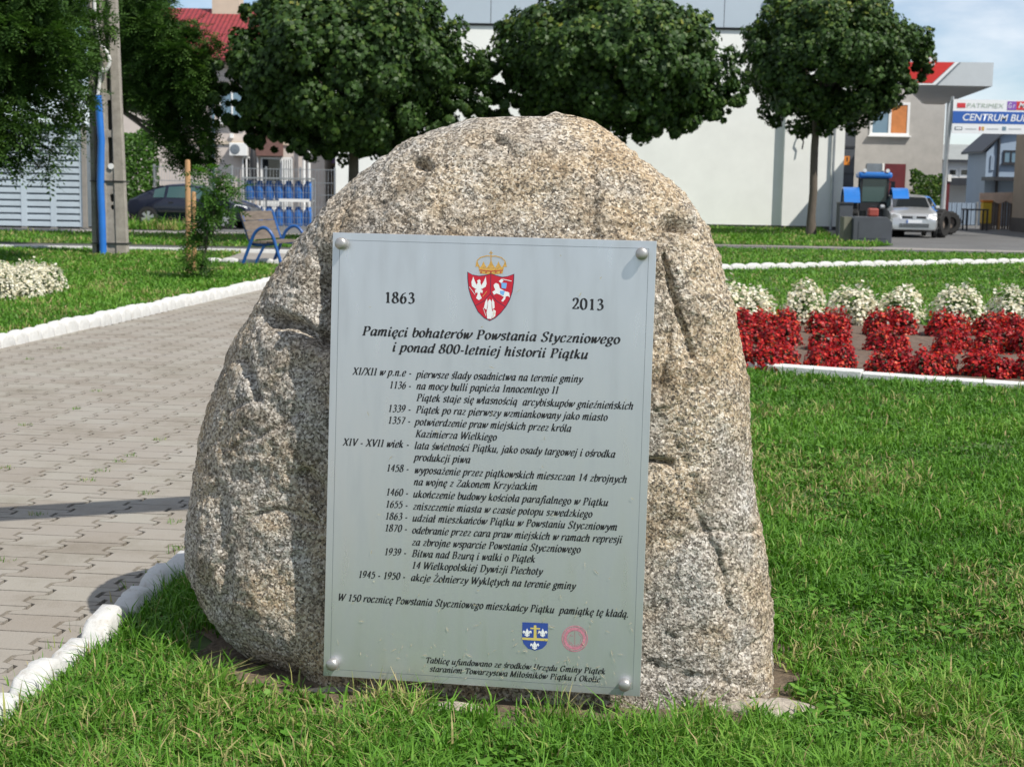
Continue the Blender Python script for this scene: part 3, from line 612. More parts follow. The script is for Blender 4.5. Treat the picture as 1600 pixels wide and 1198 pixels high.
def text_geo(mb, s, uv0, uv1, size, slant):
    """strokes of one line between two baseline points, em height `size` (metres)"""
    adv = sum(GL[c][0] + 4 for c in s); ux, uy = uv1[0] - uv0[0], uv1[1] - uv0[1]; wid = math.hypot(ux, uy); ux /= wid; uy /= wid
    kx = wid / adv; ky = size / 100; pen = 0; zi = 0
    def put(x, y): X = (pen + x) * kx + y * ky * slant; Y = y * ky; return (uv0[0] + X * ux - Y * uy, uv0[1] + X * uy + Y * ux)
    def ribbon(pts):
        nonlocal zi
        zi += 1; z = 0.0006 + (zi % 23) * 0.00002; vs = []
        for i, q in enumerate(pts):
            d = np.array(pts[min(i + 1, len(pts) - 1)]) - np.array(pts[max(i - 1, 0)]); ln = math.hypot(*d) or 1; th = math.atan2(d[1], d[0])
            w = (TN + (TH - TN) * abs(math.sin(th - NIB)) ** 1.4) / 2; nx, ny = -d[1] / ln, d[0] / ln
            vs += [(*put(q[0] + nx * w, q[1] + ny * w), z), (*put(q[0] - nx * w, q[1] - ny * w), z)]
        mb.add(vs, [(2 * i, 2 * i + 1, 2 * i + 3, 2 * i + 2) for i in range(len(pts) - 1)])
    for c in s:
        for st in GL[c][1]:
            if st[0] == 'l':
                p = st[1]; q = []
                for a, b in zip(p[:-1], p[1:]): q = [a, b]; ribbon(q)
            elif st[0] == 'c': ribbon(crom(st[1]))
            elif st[0] == 's': ribbon([(st[1] - st[3] / 2, st[2]), (st[1] + st[3] / 2, st[2])])
            elif st[0] == 'd':
                zi += 1; z = 0.0006 + (zi % 23) * 0.00002
                mb.add([(*put(st[1] + 7.5 * math.cos(a), st[2] + 7.5 * math.sin(a)), z) for a in np.linspace(0, 2 * math.pi, 9)[:-1]], [tuple(range(8))])
        pen += GL[c][0] + 4
LINES = [('1863', 599.8, 472.8, 648.6, 474.3, 24.5, 0), ('2013', 893, 482.8, 943.8, 484.6, 24.5, 0),
 ('Pamięci bohaterów Powstania Styczniowego', 565.4, 523.7, 968.5, 537.3, 20.8, .23), ('i ponad 800-letniej historii Piątku', 612.5, 548.8, 918.6, 560.7, 20.8, .23),
 ('XI/XII w p.n.e -', 550.6, 585, 643, 587.8, 16.4, .23), ('pierwsze ślady osadnictwa na terenie gminy', 650.3, 589.8, 910, 597.3, 16.4, .23),
 ('1136 -', 607.7, 606.3, 642.4, 607.6, 16.4, .18), ('na mocy bulli papieża Innocentego II', 650.3, 608, 872.5, 614.9, 16.4, .23),
 ('Piątek staje się własnością  arcybiskupów gnieźnieńskich', 650.3, 626.2, 989.2, 639.6, 16.4, .23),
 ('1339 -', 605.6, 643, 642, 644.3, 16.4, .18), ('Piątek po raz pierwszy wzmiankowany jako miasto', 649.3, 644.8, 949, 657.2, 16.4, .23),
 ('1357 -', 605.3, 661.3, 641.5, 662.6, 16.4, .18), ('potwierdzenie praw miejskich przez króla', 648, 663.7, 892.2, 674.4, 16.4, .23), ('Kazimierza Wielkiego', 648.6, 682.3, 775.9, 688, 16.4, .23),
 ('XIV - XVII wiek -', 535.4, 695.4, 639.3, 699.3, 16.4, .23), ('lata świetności Piątku, jako osady targowej i ośrodka', 647.2, 700.9, 961, 714.6, 16.4, .23), ('produkcji piwa', 646.9, 719.1, 734.6, 723.2, 16.4, .23),
 ('1458 -', 603.2, 735.8, 639, 737.2, 16.4, .18), ('wyposażenie przez piątkowskich mieszczan 14 zbrojnych', 647.2, 738.9, 979.2, 754, 16.4, .23), ('na wojnę z Zakonem Krzyżackim', 646.2, 757.4, 839.5, 765.4, 16.4, .23),
 ('1460 -', 602.5, 773.3, 638, 774.8, 16.4, .18), ('ukończenie budowy kościoła parafialnego w Piątku', 645.2, 776.4, 950, 790.1, 16.4, .23),
 ('1655 -', 601.8, 792.2, 637.4, 793.8, 16.4, .18), ('zniszczenie miasta w czasie potopu szwedzkiego', 644.8, 795.6, 925.2, 808, 16.4, .23),
 ('1863 -', 601.1, 810.8, 636.9, 812.4, 16.4, .18), ('udział mieszkańców Piątku w Powstaniu Styczniowym', 644.1, 813.9, 964.4, 828.3, 16.4, .23),
 ('1870 -', 600.4, 829.3, 636.3, 830.9, 16.4, .18), ('odebranie przez cara praw miejskich w ramach represji', 643.4, 832.8, 971.6, 847.9, 16.4, .23), ('za zbrojne wsparcie Powstania Styczniowego', 643.1, 851.4, 907, 863.4, 16.4, .23),
 ('1939 -', 599.8, 866.5, 635, 868.1, 16.4, .18), ('Bitwa nad Bzurą i walki o Piątek', 643.1, 869.2, 836, 878.2, 16.4, .23), ('14 Wielkopolskiej Dywizji Piechoty', 642.4, 887.5, 847.4, 897.5, 16.4, .23),
 ('1945 - 1950 -', 559.2, 901.9, 633.5, 905.4, 16.4, .18), ('akcje Żołnierzy Wyklętych na terenie gminy', 641.7, 906.7, 899, 920.2, 16.4, .23),
 ('W 150 rocznicę Powstania Styczniowego mieszkańcy Piątku  pamiątkę tę kładą.', 527.5, 937.4, 982.6, 964.2, 16.4, .23),
 ('Tablicę ufundowano ze środków Urzędu Gminy Piątek', 664.4, 1034.7, 945.8, 1052.6, 13.2, .23), ('staraniem Towarzystwa Miłośników Piątku i Okolic', 671, 1048.1, 937.6, 1065.3, 13.2, .23)]
m = MB()
for s, x0, y0, x1, y1, em, sl in LINES:
    text_geo(m, s, pl_uv(x0, y0), pl_uv(x1, y1), em / 503.0, sl)
m.build('lettering', 'ink', plaque, fixn=False)
# --- coats of arms and stamp, flat enamel layers on the plaque
def layer(mb, poly, mi, z): mb.add([(*p, z) for p in poly], [tuple(range(len(poly)))], mi)
def strip(mb, pts, w, mi, z, conv):
    p = [np.array(conv(*q)) for q in pts]; vs = []
    for i in range(len(p)):
        d = p[min(i + 1, len(p) - 1)] - p[max(i - 1, 0)]; d = d / (np.hypot(*d) + 1e-9); n = np.array([-d[1], d[0]]) * w / 2
        vs += [(*(p[i] + n), z), (*(p[i] - n), z)]
    mb.add(vs, [(2 * i, 2 * i + 1, 2 * i + 3, 2 * i + 2) for i in range(len(p) - 1)], mi)
c1 = lambda x, y: pl_uv(700 + x / 9.214, 380 + y / 9.214)
MATS1 = ['enamel_dark', 'enamel_red', 'enamel_white', 'enamel_blue', 'enamel_gold']
m = MB(); sh = [(278, 410), (350, 452), (450, 468), (550, 455), (618, 432), (690, 460), (780, 485), (860, 475), (955, 440), (950, 560), (930, 700), (890, 820), (840, 910), (760, 1010), (680, 1080), (600, 1120), (520, 1080), (430, 990), (380, 890), (330, 780), (295, 660), (280, 520)]
ctr = np.array((615, 740)); ins = [tuple(ctr + (np.array(q) - ctr) * 0.965) for q in sh]
layer(m, [c1(*q) for q in sh], 0, .0008); layer(m, [c1(*q) for q in ins], 1, .0011)
for pts in ([(618, 445), (614, 640), (612, 725)], [(612, 725), (520, 830), (395, 900)], [(612, 725), (700, 830), (830, 915)]): strip(m, pts, .0018, 0, .0013, c1)
for k, pl in enumerate(([(365, 480), (338, 560), (345, 620), (410, 665), (425, 640), (408, 590), (385, 540)], [(545, 480), (556, 580), (545, 625), (485, 660), (475, 640), (492, 590), (520, 540)], [(430, 560), (418, 545), (430, 532), (455, 520), (470, 540), (466, 570), (485, 610), (475, 690), (460, 730), (488, 790), (445, 820), (405, 790), (430, 730), (418, 690), (408, 615)], [(388, 672), (430, 660), (430, 695), (398, 722)], [(502, 680), (468, 660), (462, 695), (494, 722)],
        [(658, 600), (690, 572), (730, 590), (748, 650), (820, 690), (852, 700), (882, 710), (890, 782), (866, 760), (832, 765), (826, 800), (792, 842), (768, 832), (806, 775), (760, 745), (700, 722), (662, 742), (640, 700), (682, 672), (664, 632)], [(732, 548), (770, 512), (800, 538), (770, 578)],
        [(562, 798), (535, 850), (518, 930), (556, 960), (572, 860)], [(640, 798), (668, 850), (672, 930), (642, 950), (632, 860)], [(578, 835), (602, 805), (626, 835), (630, 930), (642, 1000), (626, 1090), (566, 1086), (556, 1000), (570, 930)])):
    layer(m, [c1(*q) for q in pl], 2, .0014 + k * .00003)
strip(m, [(310, 630), (392, 742)], .0014, 2, .0018, c1); strip(m, [(562, 690), (500, 768)], .0016, 4, .0018, c1); strip(m, [(782, 516), (916, 546)], .0022, 2, .0018, c1); strip(m, [(508, 930), (546, 1045)], .0014, 2, .0018, c1)
for k, pl in enumerate(([(770, 568), (850, 574), (836, 655), (772, 645)], [(752, 682), (822, 688), (800, 752), (752, 722)])): layer(m, [c1(*q) for q in pl], 3, .0019 + k * .00003)
layer(m, [c1(*q) for q in [(655, 950), (690, 975), (680, 1050), (640, 1082), (636, 1000)]], 2, .0019); strip(m, [(662, 960), (660, 1075)], .001, 4, .002, c1); strip(m, [(640, 1010), (688, 1010)], .001, 4, .00203, c1)
m.build('coat_of_arms', MATS1, plaque, fixn=False)
m = MB(); layer(m, [c1(*q) for q in [(436, 335), (500, 350), (620, 356), (740, 350), (806, 338), (784, 438), (620, 455), (462, 436)]], 0, .0008)
for k, (x, y, h, w) in enumerate(((425, 330, 70, 34), (512, 340, 80, 46), (620, 345, 110, 60), (728, 340, 80, 46), (818, 332, 70, 34))):
    layer(m, [c1(*q) for q in [(x - w, y + 8), (x - w * .4, y - h * .4), (x, y - h), (x + w * .4, y - h * .4), (x + w, y + 8)]], 0, .001 + k * .00004)
for pts in ([(408, 310), (420, 250), (470, 205), (560, 182), (620, 188)], [(836, 315), (820, 255), (772, 210), (690, 186), (620, 188)], [(620, 345), (620, 110)], [(596, 140), (645, 142)]): strip(m, pts, .0028, 0, .0013, c1)
strip(m, [(450, 385), (620, 402), (795, 388)], .0016, 1, .0015, c1)
for x in (480, 550, 620, 690, 760): layer(m, [c1(x + 11 * math.cos(a), 418 + 11 * math.sin(a)) for a in np.linspace(0, 6.28, 7)[:-1]], 1, .0016)
m.build('crown', ['enamel_gold', 'enamel_red'], plaque, fixn=False)
c2 = lambda x, y: pl_uv(800 + x / 8.0, 960 + y / 8.0)
m = MB(); layer(m, [c2(*q) for q in [(130, 92), (450, 105), (447, 310), (430, 370), (380, 420), (290, 445), (200, 420), (145, 360), (128, 300)]], 0, .0008)
layer(m, [c2(*q) for q in [(274, 130), (304, 130), (310, 320), (270, 318)]], 1, .001); layer(m, [c2(*q) for q in [(230, 158), (352, 164), (352, 182), (230, 176)]], 1, .0012); layer(m, [c2(*q) for q in [(128, 280), (447, 296), (446, 328), (128, 310)]], 1, .0014)
for k, (x, y) in enumerate(((190, 225), (385, 228), (284, 385))):
    z = .0016 + k * .0001
    layer(m, [c2(x + a, y + b) for a, b in [(0, -58), (20, -18), (12, 20), (14, 46), (-14, 46), (-12, 20), (-20, -18)]], 2, z)
    for s_ in (-1, 1): layer(m, [c2(x + s_ * a, y + b) for a, b in [(14, 10), (28, -26), (48, -30), (58, -8), (44, 14), (44, -8), (32, 0), (26, 24)]], 2, z + .00003 * (2 + s_))
    layer(m, [c2(x + a, y + b) for a, b in [(-30, 22), (30, 24), (30, 36), (-30, 34)]], 2, z + .00012)
m.build('town_arms', ['arms_blue', 'arms_gold', 'enamel_white'], plaque, fixn=False)
m = MB(); NN = 40
for k, (r0_, r1_) in enumerate(((152, 164), (104, 142), (98, 101))):
    vs = []
    for i in range(NN + 1):
        q = 2 * math.pi * i / NN; vs += [(*c2(785 + r0_ * math.cos(q), 297 + r0_ * math.sin(q)), .0008), (*c2(785 + r1_ * math.cos(q), 297 + r1_ * math.sin(q)), .0008)]
    m.add(vs, [(2 * i, 2 * i + 1, 2 * i + 3, 2 * i + 2) for i in range(NN)])
for pts in ([(785, 200), (785, 395)], [(730, 262), (765, 262)], [(735, 340), (760, 380), (800, 385), (840, 360)], [(740, 240), (700, 300), (730, 360)], [(830, 230), (868, 280), (850, 350)]): strip(m, pts, .0012, 0, .001, c2)
m.build('round_stamp', 'stamp_pink', plaque, fixn=False)
# dried clippings stuck to the lower part of the plate
m = MB(); r = random.Random(8)
for i in range(130):
    u = r.uniform(-PW / 2 + .03, PW / 2 - .03); v = -PH / 2 + .02 + abs(r.gauss(0, .14)) if i < 105 else r.uniform(-.5, .64); a = r.uniform(0, 3.14); l_ = r.uniform(.003, .013); w_ = r.uniform(.0006, .0014); z = .0022 + i * .00002
    dx, dy = math.cos(a) * l_, math.sin(a) * l_; nx, ny = -math.sin(a) * w_, math.cos(a) * w_
    m.add([(u - dx, v - dy, z), (u + nx, v + ny, z + .001), (u + dx, v + dy, z), (u - nx, v - ny, z + .001)], [(0, 1, 2, 3)])
tag(m.build('grass_clippings', 'dry_bits', plaque, fixn=False), None, None, None, 'stuff')
# bare trodden soil round the foot of the stone
gg = np.random.default_rng(3); ring_ = []
for k in range(64):
    q = 2 * math.pi * k / 64; rr = 1 + .08 * math.sin(5 * q) + .06 * math.sin(11 * q + 1); x = 1.10 * math.cos(q) * rr - .03; ring_.append((x, 5.0 - .134 * x + .78 * math.sin(q) * rr))
sheet('soil', ring_, 0.004, 'bare_soil')
# rough concrete footing round the foot of the stone
def lump(name, c, rad, seed, mat, parent=None, n=26):
    r = random.Random(seed); V = []; F = []
    for i in range(8):
        t = i / 7
        for k in range(n):
            q = 2 * math.pi * k / n; rr = 1 + 0.18 * math.sin(3 * q + seed) + 0.1 * math.sin(7 * q + seed * 2) + r.uniform(-.04, .04)
            V.append((c[0] + rad[0] * math.cos(q) * rr * math.cos(t * 1.45), c[1] + rad[1] * math.sin(q) * rr * math.cos(t * 1.45), c[2] - .03 + (rad[2] + .03) * math.sin(t * 1.5708) + r.uniform(-.004, .004)))
    F = [(i * n + k, i * n + (k + 1) % n, (i + 1) * n + (k + 1) % n, (i + 1) * n + k) for i in range(7) for k in range(n)] + [tuple(7 * n + k for k in range(n))]
    mm = MB(); mm.add(V, F); return mm.build(name, mat, parent, smooth=True)
m_ = lump('footing', (-0.08, -0.22, -0.01), (0.80, 0.28, 0.025), 3, 'footing', memorial, 60)
g = G(700, 1118); lump('footing', (g.x, g.y - 4.95, 0), (0.15, 0.05, 0.04), 5, 'footing', memorial)
g = G(1215, 1115); lump('footing', (g.x - .02, g.y - 4.93, 0), (0.16, 0.09, 0.035), 6, 'footing', memorial)
# ------------------------------------------------------------------ grass
BED = [(1.2, 13.55), (1.98, 13.22), (3.0, 12.72), (3.62, 12.42), (4.6, 12.0), (9.5, 10.3), (11, 14.6), (5.5, 17.6), (3.2, 18.6), (1.2, 18.9)]
BED_L = [(-6.35, 19.9), (-6.45, 21.6), (-11, 21.6), (-11, 18.8), (-7.2, 19.2)]
def grass(name, area, n, y0, y1, h, w, dens_pow, bbox, label, seed, wmul=0.0, clover=0.0, dry=0.0, xlim=None, holes=True):
    g = np.random.default_rng(seed)
    x0, x1 = bbox
    N0 = int(n * 7); t = g.random(N0); k = 1 - dens_pow
    y = (y0 ** k + t * (y1 ** k - y0 ** k)) ** (1 / k)
    x = g.uniform(x0, x1, N0); okk = inpoly(x, y, area)
    okk &= (np.abs(x) < 0.40 * np.maximum(y, 3.6) + 0.9)
    if xlim: okk &= xlim(x, y)
    if holes:
        okk &= ~inpoly(x, y, BED) & ~inpoly(x, y, BED_L)
        el = (np.abs(x + .05) / 1.04) ** 2.6 + (np.abs(y - 5.0 + 0.134 * x) / 0.70) ** 2.6 - 0.5 * vnoise(np.stack([x * 13, y * 13, x * 0], 1), 44)
        okk &= ((el > 0.78) & (g.random(N0) < .13)) | (el > 1.0 + 0.22 * vnoise(np.stack([x * 6, y * 6, x * 0], 1), 4))
        cl = vnoise(np.stack([x * 1.7, y * 1.7, x * 0], 1), 91) + 0.5 * vnoise(np.stack([x * 7, y * 7, x * 0], 1), 92)
        okk &= (cl > -0.98 - g.random(N0) * 0.5) 
    x, y = x[okk][:n], y[okk][:n]; m = len(x); P3 = np.stack([x, y, 0 * x], 1)
    big = vnoise(P3 * 0.9, 12); mid = vnoise(P3 * 3.1, 13); fin = vnoise(P3 * 11, 14)
    hh = h * (0.85 + 0.35 * mid + 0.3 * fin) * g.lognormal(0, 0.32, m); hh = np.clip(hh, h * 0.25, h * 2.4) * (1 + 0.2 * np.clip((5.0 - y) / 0.6, 0, 1))
    ww = (w + wmul * y) * g.uniform(0.7, 1.35, m)
    an = g.uniform(0, 2 * np.pi, m); lean = g.uniform(0.15, 1.15, m) * hh; fa = an + g.uniform(-0.9, 0.9, m) + np.pi / 2
    dx, dy = np.cos(an), np.sin(an); sx, sy = np.cos(fa) * ww / 2, np.sin(fa) * ww / 2
    B = np.stack([x, y, np.full(m, -0.004)], 1)
    M = B + np.stack([dx * lean * 0.32, dy * lean * 0.32, hh * 0.6], 1); Tt = B + np.stack([dx * lean, dy * lean, hh * (1.0 - 0.25 * lean / hh)], 1)
    Sd = np.stack([sx, sy, 0 * sx], 1)
    V = np.stack([B - Sd, B + Sd, M - Sd * 0.85, M + Sd * 0.85, Tt], 1).reshape(-1, 3)
    o = np.arange(m)[:, None] * 5
    tn = 0.42 + 0.13 * big + 0.12 * mid + 0.10 * fin + g.normal(0, 0.13, m)
    dryp = np.clip(vnoise(P3 * 1.5, 33) * 1.9 + 0.6 * fin - 0.3, 0, 1); isdry = g.random(m) < (0.035 + dry * dryp); tn = np.where(isdry, g.uniform(0.82, 1.0, m), np.clip(tn, 0, 0.78))
    T = np.repeat(tn, 5)
    polys = [o + np.array([[0, 1, 3, 2]]), o + np.array([[2, 3, 4]])]
    if clover:
        q = int(m * clover); ii = g.integers(0, m, q); cl = vnoise(P3[ii] * 2.2, 71); ii = ii[cl > 0.05]; q = len(ii)
        c = np.stack([x[ii], y[ii], h * g.uniform(0.35, 0.8, q)], 1); r_ = g.uniform(0.008, 0.017, q); a0 = g.uniform(0, 6.28, q); VV = []; 
        tl = g.normal(0, 0.25, (q, 2))
        for k in range(6):
            a = a0 + k * np.pi / 3; ox, oy = np.cos(a) * r_, np.sin(a) * r_ * 0.8
            VV.append(c + np.stack([ox, oy, ox * tl[:, 0] + oy * tl[:, 1]], 1))
        VV = np.stack(VV, 1).reshape(-1, 3); base = len(V); V = np.concatenate([V, VV]); T = np.concatenate([T, np.repeat(g.uniform(0.25, 0.6, q), 6)])
        polys.append(base + np.arange(q)[:, None] * 6 + np.arange(6)[None])
    me = np_mesh(name, V, polys, T); ob = link(name, me, 'blade'); tag(ob, label, 'grass', None, 'stuff')
KL = lambda x, y: x > rx(y) + 0.10
grass('grass', LAWN_R, 300000, 3.3, 14.6, 0.055, 0.0036, 2.0, (-2, 7), 'mown green lawn with dry patches round the boulder, in front of the flower bed', 1, wmul=0.0006, clover=0.07, dry=0.3, xlim=KL)
grass('grass', LAWN_R, 90000, 14.0, 40.5, 0.055, 0.004, 1.5, (-1, 17), 'green lawn behind the flower bed', 3, wmul=0.0007, dry=0.15, xlim=lambda x, y: (x > rx(y) + 0.1))
grass('grass', LAWN_L, 100000, 9.0, 33.5, 0.06, 0.004, 1.6, (-16, -2.5), 'green lawn to the left of the paved path', 4, wmul=0.0007, dry=0.4)
grass('grass', STRIP_L, 16000, 36.1, 43.5, 0.09, 0.03, 1.5, (-18, -2), 'grass strip between the two far paths on the left', 5, dry=0.5, holes=False)
grass('grass', STRIP_R, 26000, 42.7, 60.5, 0.10, 0.035, 1.5, (-2, 13), 'grass strip along the foot of the white hall', 6, dry=0.5, holes=False)
grass('grass', MOUND_L, 1700, 46.6, 48.8, 0.26, 0.035, 1.5, (-20, -10.3), 'longer rough grass in front of the dark blue car', 7, dry=0.8, holes=False)
# taller tufts by the stone, the kerb and along the far side of the left shadow
def tufts(name, spots, label, seed, mat='blade'):
    g = np.random.default_rng(seed); V = []; T = []; n = 0
    for (x, y, cnt, h, sp, dryf) in spots:
        for _ in range(cnt):
            a = g.uniform(0, 6.28); r_ = sp * math.sqrt(g.random()); bx, by = x + r_ * math.cos(a), y + r_ * math.sin(a) * 0.7
            hh = h * g.uniform(0.5, 1.25); d = a + g.normal(0, 0.8); le = hh * g.uniform(0.1, 0.75); w = 0.0035 * g.uniform(0.7, 1.3); f = g.uniform(0, 3.14); s = np.array([math.cos(f) * w / 2, math.sin(f) * w / 2, 0])
            b = np.array([bx, by, -0.004]); tn = g.uniform(0.82, 1) if g.random() < dryf else np.clip(g.normal(0.4, 0.17), 0, .78)
            for t, wf in ((0, 1), (0.4, .95), (0.75, .7)):
                c = b + np.array([math.cos(d) * le * t * t, math.sin(d) * le * t * t, hh * (t - 0.18 * t * t * le / hh)]); V += [c - s * wf, c + s * wf]
            V.append(b + np.array([math.cos(d) * le, math.sin(d) * le, hh * (1 - 0.3 * le / hh)])); T += [tn] * 7; n += 1
    o = np.arange(n)[:, None] * 7
    me = np_mesh(name, np.array(V), [np.concatenate([o + np.array([[0, 1, 3, 2]]), o + np.array([[2, 3, 5, 4]])]), o + np.array([[4, 5, 6]])], T)
    tag(link(name, me, mat), label, 'grass', None, 'stuff')
sp = []
r = random.Random(4)
for px in range(215, 470, 12): g_ = G(px, 1058 + 0.36 * (px - 215) + r.uniform(-6, 26)); sp.append((g_.x, g_.y, 20, .075, .06, .2))
for px in range(470, 1010, 15): g_ = G(px, 1160 + r.uniform(-12, 24)); sp.append((g_.x, g_.y, 20, r.choice((.05, .08, .10)), .06, .22))
g_ = G(860, 1138); sp += [(g_.x, g_.y, 60, .13, .05, .3), (g_.x + .06, g_.y, 36, .11, .05, .6)]
for px in range(1020, 1200, 14): g_ = G(px, 1152 + r.uniform(-8, 25)); sp.append((g_.x, g_.y, 34, .10, .06, .15))
for i in range(16): y = 4.0 + i * 0.16; sp.append((rx(y) + 0.17 + r.uniform(-.02, .05), y, 26, .11, .06, .05))
for i in range(26): y = 5.35 + r.uniform(0, .75); x = rx(y) + r.uniform(.18, .45); sp.append((x, y, 24, .15, .07, .02))
for i in range(16): y = 4.6 + r.uniform(0, 2); sp.append((1.02 + 0.04 * r.random() + (y - 4.6) * .05, y, 18, .07, .07, .35))
tufts('grass', sp, 'taller tufts of grass leaning against the boulder and the near kerb', 8)
sp = []
for px, py in ((160, 737), (137, 752), (187, 722), (205, 713), (12, 732), (8, 877), (285, 858), (60, 805), (272, 818), (118, 640), (250, 688), (92, 545), (45, 562), (40, 665), (150, 612), (228, 772)): g_ = G(px, py); sp.append((g_.x, g_.y, 26, .028, .045, .25))
for i in range(46): y = 4.2 + i * 0.19; sp.append((rx(y) - .05 + r.uniform(-.02, .02), y, 7, .05, .03, .3))
tufts('weeds', sp, 'small weeds growing in the joints of the paved path', 9)

# ------------------------------------------------------------------ flower beds
def bed(name, poly, z):
    xs = np.array([p[0] for p in poly]); ys = np.array([p[1] for p in poly]); n = 90
    gx, gy = np.meshgrid(np.linspace(xs.min(), xs.max(), n), np.linspace(ys.min(), ys.max(), n)); x, y = gx.ravel(), gy.ravel()
    ins = inpoly(x, y, poly); zz = z + 0.02 * fbm(np.stack([x, y, 0 * x], 1), 4, 3, 5)
    idx = np.arange(n * n).reshape(n, n); q = np.stack([idx[:-1, :-1], idx[:-1, 1:], idx[1:, 1:], idx[1:, :-1]], -1).reshape(-1, 4); q = q[ins[q].all(1)]
    o = link(name, np_mesh(name, np.stack([x, y, zz], 1), [q]), 'bed_soil', None, True); o['kind'] = 'structure'
bed('flower_bed', BED, 0.025); bed('flower_bed', BED_L, 0.025)
def edging(name, pts, w, h, label):
    m = MB(); pp = [Vector((x, y, 0)) for x, y in pts]; r = random.Random(2)
    for a, b in zip(pp[:-1], pp[1:]):
        n = max(1, int((b - a).length / 0.8))
        for i in range(n):
            p, q = a.lerp(b, i / n), a.lerp(b, (i + 1) / n - 0.012 / max(.1, (b - a).length)); d = (q - p).normalized(); s = Vector((-d.y, d.x, 0)) * w / 2; hh = h * r.uniform(.85, 1.1)
            m.prism([p - s + Vector((0, 0, -.05)), p + s + Vector((0, 0, -.05)), p + s + Vector((0, 0, hh * .8)), p + s * .5 + Vector((0, 0, hh)), p - s * .5 + Vector((0, 0, hh)), p - s + Vector((0, 0, hh * .8))], q - p)
    tag(m.build(name, 'white_paint', bevel=0.006), label, 'kerb', None)
edging('bed_edging', [(1.2, 13.57), (1.98, 13.24), (3.0, 12.74), (3.62, 12.44), (4.6, 12.02), (9.5, 10.3)], 0.11, 0.075, 'low white painted concrete edging along the front of the red and white flower bed')
edging('bed_edging', [(-11, 18.75), (-7.2, 19.15), (-6.3, 19.85)], 0.1, 0.05, 'low white edging in front of the white flowers on the left lawn')
def leaf_cloud(n, fn, size, seed, shape, tone=(0, 1), up=0.6):
    """n leaves: fn(g,n)-> positions, outward dirs. shape: 2D outline"""
    g = np.random.default_rng(seed); p, d = fn(g, n); n = len(p)
    nrm = d + np.array([0, 0, up]) + g.normal(0, 0.55, (n, 3)); nrm /= np.linalg.norm(nrm, axis=1, keepdims=True)
    a = g.normal(0, 1, (n, 3)); a -= nrm * np.sum(a * nrm, 1, keepdims=True); a /= np.linalg.norm(a, axis=1, keepdims=True); b = np.cross(nrm, a)
    sz = size * g.uniform(0.65, 1.25, n); sh = np.array(shape); k = len(sh)
    V = p[:, None] + (a[:, None] * sh[None, :, 0, None] + b[:, None] * sh[None, :, 1, None] + nrm[:, None] * (-0.25 * (sh[None, :, 0, None] ** 2 + sh[None, :, 1, None] ** 2))) * sz[:, None, None]
    tn = g.uniform(tone[0], tone[1], n)
    return V.reshape(-1, 3), np.arange(n)[:, None] * k + np.arange(k)[None], np.repeat(tn, k)
OV = [(-.5, 0), (-.2, .26), (.2, .26), (.5, 0), (.2, -.26), (-.2, -.26)]
PET = [(math.cos(a) * (0.5 if i % 2 else 0.36), math.sin(a) * (0.5 if i % 2 else 0.36)) for i, a in enumerate(np.linspace(0, 2 * math.pi, 9)[:-1])]
MAP = [(0, -.5), (.16, -.28), (.46, -.3), (.34, -.06), (.52, .18), (.24, .2), (.0, .55), (-.24, .2), (-.52, .18), (-.34, -.06), (-.46, -.3), (-.16, -.28)]
def mound(rx_, ry_, h, inner, clump=0):
    def fn(g, n):
        d = g.normal(0, 1, (n, 3)); d[:, 2] = np.abs(d[:, 2]) * 0.9 + 0.02; d /= (np.abs(d) ** 2.3).sum(1, keepdims=True) ** (1 / 2.3)
        rr = g.uniform(inner, 1.0, n) * (0.9 + 0.2 * vnoise(d * 3.1 + clump, clump)); p = d * rr[:, None] * np.array([rx_, ry_, h]); return p, d
    return fn
def plant_mesh(kind, seed):
    if kind == 'white':
        a = leaf_cloud(260, mound(.22, .22, .40, .5, seed), .055, seed, OV); b = leaf_cloud(760, mound(.25, .25, .42, .85, seed), .036, seed + 50, PET, up=.35)
    else:
        a = leaf_cloud(240, mound(.19, .19, .30, .4, seed), .06, seed, OV); b = leaf_cloud(560, mound(.21, .21, .34, .72, seed), .040, seed + 50, PET, up=.3)
    fa = np_mesh('foliage', a[0], [a[1]], a[2]); fa.materials.append(MAT['begonia_leaf' if kind == 'white' else 'bronze_leaf'])
    fb = np_mesh('blossoms', b[0], [b[1]], b[2]); fb.materials.append(MAT['white_petal' if kind == 'white' else 'red_petal'])
    return fa, fb
PL = {(k, i): plant_mesh(k, i * 7 + (3 if k == 'red' else 40)) for k in ('white', 'red') for i in range(3)}
def plant(kind, x, y, s, label, group, i):
    r = random.Random(i * 13 + len(kind)); t = thing('flower_plant', label, 'flowers', (x, y, 0.02), r.uniform(0, 6), group); wd = s * (1.0 if kind == 'red' else 1.04); t.scale = (wd * r.uniform(.9, 1.1), wd * r.uniform(.9, 1.1), s * r.uniform(.9, 1.12))
    for nm, me in zip(('foliage', 'blossoms'), PL[(kind, i % 3)]):
        o = bpy.data.objects.new(nm, me); C.objects.link(o); o.parent = t
i = 0
for px, py in ((1128, 512), (1176, 512), (1254, 509), (1330, 507), (1352, 509), (1405, 506), (1495, 507), (1582, 506), (1640, 505)):
    g_ = G(px, py); plant('white', g_.x, g_.y, 1.24 if px != 1352 else .85, 'white flowering mound in the back row of the flower bed, behind the red flowers', 'white flower mounds behind the red flowers', i); i += 1
for px, py in ((1160, 577), (1196, 580), (1226, 576), (1280, 583), (1312, 579), (1376, 587), (1404, 584), (1446, 591), (1474, 586), (1528, 590), (1558, 594), (1606, 596), (1645, 598)):
    g_ = G(px, py); plant('red', g_.x, g_.y, .76, 'red flowering plant with dark leaves in the front row behind the white edging', 'red flowers in the front row', i); i += 1
